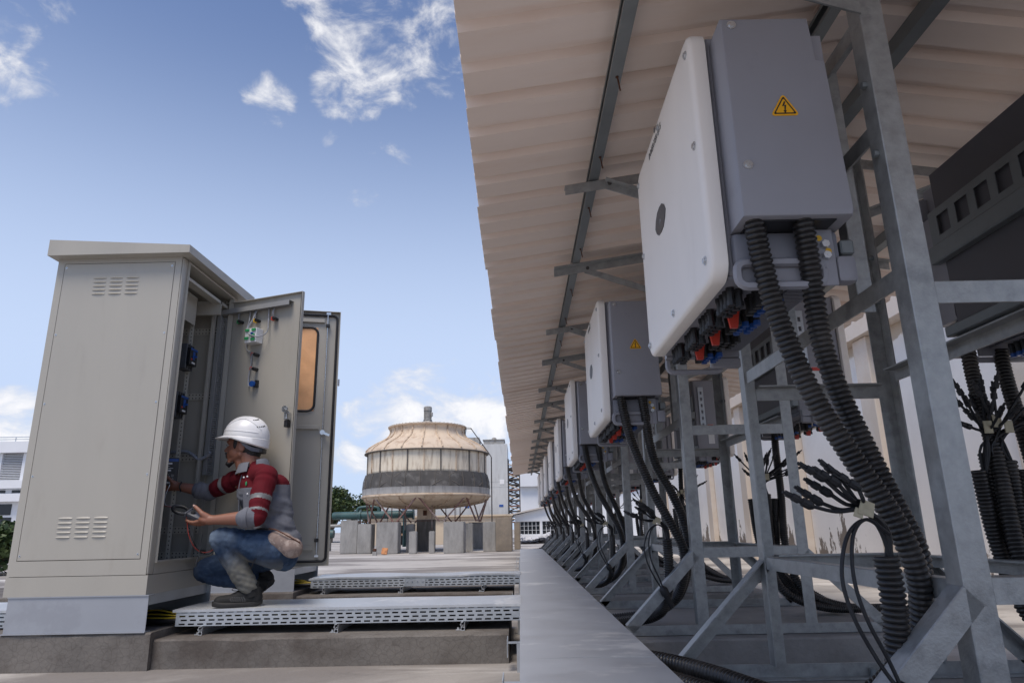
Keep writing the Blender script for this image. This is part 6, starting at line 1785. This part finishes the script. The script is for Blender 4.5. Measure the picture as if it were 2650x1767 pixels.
# ---------------------------------------------------------------- buildings behind
MT['cream'] = mat('cream_render', (0.60, 0.49, 0.36), 0.8, 0, 0.08, 1.5, tint=(0.40, 0.32, 0.24), tint_amt=0.5, tscale=1.0)
MT['glass_dark'] = mat('dark_window_glass', (0.018, 0.02, 0.024), 0.12, 0, 0.2, 3)
MT['white_wall'] = mat('white_building_paint', (0.72, 0.73, 0.75), 0.8, 0, 0.04, 0.8)
MT['grey_tank'] = streaky('pale_grey_tank_panel', (0.50, 0.51, 0.51), (0.33, 0.33, 0.32), 0.6, 0.5, 0.72, (1.5, 1.5, 0.35))
MT['wood_frame'] = mat('orange_brown_door_frame', (0.30, 0.19, 0.11), 0.7)
MT['corrug'] = mat('grey_sheet_roof', (0.55, 0.50, 0.45), 0.7, 0, 0.1, 2)
L = (-3.9, 35, 0)
t = thing('cream_building', 'low cream building with a dark doorway behind the cooling tower', 'building', L)
P = lambda n, g, m, par=None, **k: part(n, g, m, par or t, off=L, **k)
g = MB()
g.box((-7.4, 35, -0.02), (-6.6, 39, 1.30)).box((-5.4, 35, -0.02), (-2.55, 39, 1.30)).box((-1.72, 35, -0.02), (-0.42, 39, 1.30))
g.box((-6.6, 35, 0.95), (-5.4, 39, 1.30)).box((-2.55, 35, 1.02), (-1.72, 39, 1.30))
P('wall', g, 'cream')
P('roof', MB().box((-7.5, 34.85, 1.302), (-0.35, 39.1, 1.38)), 'cream')
for x0_, x1_ in ((-6.6, -5.4), (-2.55, -1.72)):
    P('dark_interior', MB().box((x0_ + .001, 35.6, -0.02), (x1_ - .001, 35.65, 1.0)), 'glass_dark')
    d = P('door_frame', MB().box((x0_, 35.02, 0), (x0_ + .05, 35.08, 0.94)).box((x1_ - .05, 35.02, 0), (x1_, 35.08, 0.94)).box(((x0_ + x1_)/2 - .03, 35.02, 0), ((x0_ + x1_)/2 + .03, 35.08, 0.94)).box((x0_ + .051, 35.02, 0.45), ((x0_ + x1_)/2 - .031, 35.08, 0.55)).box(((x0_ + x1_)/2 + .031, 35.02, 0.45), (x1_ - .051, 35.08, 0.55)), 'wood_frame')
L = (-1.6, 40.0, 0)
t = thing('tank_building', 'tall pale grey riveted tank block standing right behind the cooling tower', 'building', L)
g = MB().box((-3.6, 40.0, 0), (-0.66, 43.5, 2.95)).box((-3.6, 40.0, 2.99), (-0.66, 43.5, 3.25)).box((-3.6, 40.0, 3.29), (-0.66, 43.5, 5.45)).box((-3.59, 40.01, 2.951), (-0.67, 43.49, 3.289))
P('body', g, 'grey_tank')
P('wing', MB().box((-7.9, 40.02, 0), (-3.61, 43.4, 2.35)), 'grey_tank')
P('top_unit', MB().box((-2.05, 40.3, 5.452), (-0.85, 42.0, 5.72)).box((-2.1, 40.25, 5.721), (-0.8, 42.05, 5.76)), 'motor')
P('side_unit', MB().box((-3.5, 40.3, 5.452), (-2.3, 42.0, 5.9)), 'motor')
P('vent_dome', MB().ell((-1.45, 41.0, 5.80), (0.17, 0.17, 0.17), 14, 10), 'motor', smooth=True)
for x in (-3.3, -2.8, -2.3, -1.8, -1.3, -0.8):
    P('corner_strap', MB().box((x - .012, 39.985, 0.3), (x + .012, 39.999, 5.40)), 'grey_tank')
for x, z in ((-1.05, 1.95), (-6.6, 1.9), (-3.0, 1.92)): P('notice', MB().box((x - .12, 39.98, z - .06), (x + .12, 39.998, z + .06)), 'blue')
P('notice', MB().box((-1.12, 39.98, 3.15), (-0.86, 39.998, 3.42)), 'white')
L = (-0.30, 40.5, 0)
t = thing('stair_tower', 'dark steel open stair tower beside the grey tank block', 'stair', L)
for x in (-0.62, 0.02):
    for y in (40.2, 41.2): P('post', MB().bar((x, y, 0), (x, y, 4.6 - (0.9 if x > 0 else 0)), 0.07, 0.07), 'steel_dark')
for k in range(11):
    z = 1.0 + 0.30*k
    P('landing', MB().box((-0.62, 40.15, z), (0.04, 41.2, z + 0.07)), 'steel_dark' if k % 3 else 'rustpipe')
    s = 1 if k % 2 else -1
    P('brace', MB().bar((-0.30 - s*0.3, 40.15, z + .07), (-0.30 + s*0.3, 40.15, z + 0.30), 0.06, 0.05), 'steel_dark' if k % 2 else 'tw_seam_cream')
    P('flight', MB().bar((-0.30 + s*0.28, 40.75, z + .07), (-0.30 - s*0.28, 40.75, z + 0.30), 0.5, 0.06), 'rustpipe' if k % 2 else 'steel_dark')
    P('rail', MB().bar((-0.62, 40.17, z + 0.19), (0.04, 40.17, z + 0.19), 0.025, 0.025), 'steel_dark')
for z in (4.2, 4.5, 4.0): P('rail', MB().bar((-0.64, 40.2, z), (0.0, 40.2, z), 0.03, 0.03), 'steel_dark')
P('chute', MB().bar((0.05, 40.1, 1.45), (-0.30, 40.1, 0.85), 0.05, 0.12), 'tw_seam_cream')
L = (3.5, 50, 0)
t = thing('white_building', 'plain white building with a bright parapet seen under the far end of the canopy', 'building', L)
P('wall', MB().box((0.05, 50, -0.02), (9.0, 60, 3.55)), 'white_wall')
P('parapet', MB().box((0.0, 49.6, 3.552), (9.0, 60, 4.9)), 'white_wall')
P('downpipe', MB().cyl((1.42, 49.9, 1.2), (1.42, 49.9, 2.8), 0.03, 8).cyl((1.52, 49.9, 1.2), (1.52, 49.9, 2.5), 0.025, 8), 'motor')
L = (1.5, 36.5, 0)
t = thing('shed', 'low grey shed with a sloping eave and a long grid of dark panes', 'shed', L)
P('wall', MB().box((-0.25, 36.5, -0.02), (4.2, 39.5, 0.37)).box((-0.25, 36.5, 0.371), (-0.20, 39.5, 1.03)).box((1.03, 36.5, 0.371), (1.14, 39.5, 1.03)).box((2.4, 36.5, 0.371), (4.2, 39.5, 1.03)).box((-0.25, 36.5, 1.031), (4.2, 39.5, 1.34)), 'white_wall')
P('gable', MB().poly([(-0.25, 36.5, 1.341), (4.2, 36.5, 1.341), (4.2, 36.5, 2.2), (2.0, 36.5, 1.84)], 0.1, (0, 1, 0)), 'white_wall')
P('roof', MB().poly([(-0.55, 36.25, 1.33), (-0.55, 36.25, 1.40), (4.3, 36.25, 2.36), (4.3, 36.25, 2.28)], 3.4, (0, 1, 0)), 'corrug')
for x0_, x1_, nx in ((-0.20, 1.03, 6), (1.14, 2.4, 6)):
    fr = P('window', MB().box((x0_, 36.56, 0.371), (x0_ + .02, 36.6, 1.03)).box((x1_ - .02, 36.56, 0.371), (x1_, 36.6, 1.03)).box((x0_ + .021, 36.56, 0.371), (x1_ - .021, 36.6, 0.39)).box((x0_ + .021, 36.56, 1.01), (x1_ - .021, 36.6, 1.03)), 'white_wall')
    w_ = (x1_ - x0_)/nx
    for i in range(nx):
        for j in range(3):
            P('pane', MB().box((x0_ + w_*i + .011, 36.585, 0.375 + 0.218*j), (x0_ + w_*(i+1) - .011, 36.59, 0.375 + 0.218*(j+1) - .014)), 'glass_dark', fr)
    g = MB()
    for i in range(1, nx): g.box((x0_ + w_*i - .0105, 36.555, 0.391), (x0_ + w_*i + .0105, 36.583, 1.009))
    for j in (1, 2): g.box((x0_ + .021, 36.557, 0.375 + 0.218*j - .0135), (x1_ - .021, 36.5825, 0.375 + 0.218*j - .0005))
    P('glazing_bar', g, 'white_wall', fr)
MT['tarp_white'] = mat('crumpled_white_sacking', (0.55, 0.54, 0.54), 0.6, 0, 0.15, 6)
MT['tarp_black'] = mat('black_plastic_sheet', (0.03, 0.03, 0.035), 0.35, 0, 0.3, 5)
for i, (x, y, w_, h, m, lab) in enumerate(((-0.12, 33.0, 0.30, 0.42, 'tarp_white', 'upright white sack leaning by the rear concrete blocks'), (0.35, 32.5, 0.42, 0.14, 'tarp_black', 'flat black plastic sheet on the yard before the shed'), (0.62, 33.2, 0.30, 0.26, 'tarp_white', 'low crumpled white sack in the middle of the rubbish'), (1.05, 33.0, 0.45, 0.24, 'tarp_black', 'heap of black plastic sacks by the far end of the inverter row'), (1.28, 33.9, 0.42, 0.44, 'tarp_white', 'rounded white sack lying on the black heap'), (1.75, 33.2, 0.45, 0.38, 'tarp_black', 'dark bundle at the right end of the rubbish'))):
    bm = bmesh.new(); bmesh.ops.create_icosphere(bm, subdivisions=4, radius=1.0)
    for v in bm.verts:
        n = v.co.copy(); f = 1 + noise.noise(n*2.4 + Vector((i*5, 0, 0)))*0.35 + abs(noise.noise(n*6 + Vector((0, i*3, 0))))*0.25
        v.co = Vector((n.x*f*w_, n.y*f*w_*0.8, max(0.0, (n.z*0.5 + 0.42)*f*h)))
    b = MB(); b.bm(bm)
    solo('rubbish_sack', b, m, lab, 'sack', (x, y, 0), 0, 'rubbish by the shed', world=False)
# white industrial building far left
L = (-34.5, 46, 0)
t = thing('industrial_building', 'white industrial building with louvred upper floor at the left edge', 'building', L)
P('wall', MB().box((-44, 46, 0), (-30, 58, 4.2)), 'white_wall')
P('upper_wall', MB().box((-44, 46.4, 4.2), (-30, 58, 6.3)), 'motor')
P('parapet', MB().box((-44.3, 45.7, 6.22), (-29.7, 58, 6.95)), 'white_wall')
P('slab', MB().box((-44.3, 45.5, 3.85), (-29.7, 46.5, 4.35)), 'white_wall'); P('slab', MB().box((-44.3, 45.4, 3.0), (-29.7, 45.99, 3.5)), 'white_wall')
for k in range(8):
    x = -43.2 + 1.65*k
    P('pier', MB().box((x - .12, 46.1, 4.36), (x + .12, 46.39, 6.21)), 'white_wall')
    lv = P('louvre_bank', MB().box((x + .14, 46.30, 4.36), (x + 1.50, 46.34, 6.20)), 'motor')
    for q in range(16):
        z = 4.42 + 0.112*q
        P('louvre', MB().add([(x + .14, 46.12, z), (x + 1.50, 46.12, z), (x + 1.50, 46.28, z + 0.07), (x + .14, 46.28, z + 0.07), (x + .14, 46.12, z - .015), (x + 1.50, 46.12, z - .015), (x + 1.50, 46.28, z + .055), (x + .14, 46.28, z + .055)], [(0, 1, 2, 3), (4, 7, 6, 5), (0, 4, 5, 1), (1, 5, 6, 2), (2, 6, 7, 3), (3, 7, 4, 0)]), 'white_wall', lv)
for x, z, w_, h in ((-34.6, 3.66, 0.9, 0.17), (-33.0, 3.66, 1.4, 0.17), (-34.0, 2.5, 0.9, 0.7), (-33.9, 1.7, 0.9, 0.6), (-36.5, 2.4, 1.2, 0.8)):
    P('window', MB().box((x - w_/2, 45.96, z - h/2), (x + w_/2, 45.995, z + h/2)), 'glass_dark')
P('roof_rail', MB().bar((-44, 45.8, 7.25), (-29.8, 45.8, 7.25), 0.05, 0.05).bar((-44, 45.8, 7.10), (-29.8, 45.8, 7.10), 0.04, 0.04), 'galv_light')
for k in range(12): P('rail_post', MB().bar((-43.5 + 1.2*k, 45.8, 6.95), (-43.5 + 1.2*k, 45.8, 7.25), 0.04, 0.04), 'galv_light')
solo('low_wall', MB().box((-30, 24, 0), (-8.6, 24.3, 0.62)), 'block', 'low grey concrete kerb wall behind the shrub at the left edge', 'wall', (-19, 24, 0))
# ---------------------------------------------------------------- trees and shrub
MT['leaf'] = mat('mango_green_leaf', (0.055, 0.085, 0.022), 0.55, 0, 0.3, 3, tint=(0.10, 0.11, 0.03), tint_amt=0.6, tscale=1.5)
MT['leaf_dark'] = mat('deep_green_leaf', (0.030, 0.055, 0.016), 0.55, 0, 0.3, 3)
MT['bark'] = mat('grey_brown_bark', (0.12, 0.09, 0.065), 0.9, 0, 0.3, 8)
def foliage(R, H, zc, n, size, seed, clumps=18):
    rnd = random.Random(seed); b = MB()
    cs = []
    for i in range(clumps):
        a = rnd.uniform(0, 2*PI); e = rnd.uniform(-0.5, 1.0); r = rnd.uniform(0.45, 1.0)
        cs.append((Vector((math.cos(a)*R*r*math.cos(e*1.1), math.sin(a)*R*r*math.cos(e*1.1), zc + H*0.5*math.sin(e*1.4)*r)), rnd.uniform(0.22, 0.42)*R))
    for i in range(n):
        c, cr = rnd.choice(cs)
        d = Vector((rnd.gauss(0, 1), rnd.gauss(0, 1), rnd.gauss(0, 1))).normalized()*cr*rnd.uniform(0.55, 1.05)
        p = c + Vector((d.x, d.y, d.z*0.8))
        u = Vector((rnd.uniform(-1, 1), rnd.uniform(-1, 1), rnd.uniform(-0.8, 0.3))).normalized()
        w_ = u.orthogonal().normalized(); w_ = (Matrix.Rotation(rnd.uniform(0, 6.28), 3, u) @ w_)*size*0.32
        L_ = u*size*rnd.uniform(0.7, 1.3)
        b.add([p - L_*0.5, p + w_, p + L_*0.5 + Vector((0, 0, -size*0.1)), p - w_], [(0, 1, 2, 3)], 0 if rnd.random() < 0.65 else 1)
    return b
for i, (x, y, R, H, zc, lab) in enumerate(((-12.6, 47, 1.9, 2.2, 2.15, 'leafy green tree nearest the outer cabinet door'), (-10.4, 49, 1.9, 2.0, 1.95, 'broad green tree behind the teal pipe'), (-14.8, 50, 2.2, 2.6, 2.2, 'dark green tree hidden mostly by the cabinet door'), (-8.2, 52, 1.6, 1.6, 1.6, 'small green tree behind the left legs of the tower'))):
    t = thing('tree', lab, 'tree', (x, y, 0), group='trees behind the pipes')
    part('trunk', MB().tube([(0, 0, 0), (0.05, 0, 0.7), (0, 0.05, zc)], [0.16, 0.12, 0.06], 8), 'bark', t)
    for k in range(4):
        a = k*1.6 + i; part('limb', MB().tube([(0.04, 0, 0.7), (0.5*math.cos(a), 0.5*math.sin(a), zc*0.7), (R*0.7*math.cos(a), R*0.7*math.sin(a), zc + 0.2)], [0.08, 0.05, 0.02], 6), 'bark', t)
    part('crown', foliage(R, H, zc, 5200, 0.20, i + 3, 26), ['leaf', 'leaf_dark'], t)
t = thing('shrub', 'green leafy shrub at the left edge behind the tall cabinet', 'shrub', (-10.6, 14.2, 0))
rnd = random.Random(4)
for k in range(26):
    a = rnd.uniform(0, 6.28); r = rnd.uniform(0.1, 0.8)
    part('stem', MB().tube([(0.3*math.cos(a)*r, 0.3*math.sin(a)*r, 0), (0.8*math.cos(a)*r, 0.8*math.sin(a)*r, 0.5), (1.1*math.cos(a)*r, 1.1*math.sin(a)*r, rnd.uniform(0.7, 1.0))], [0.014, 0.010, 0.004], 5), 'bark', t)
part('foliage', foliage(1.15, 1.0, 0.45, 4200, 0.15, 21, 30), ['leaf', 'leaf_dark'], t)
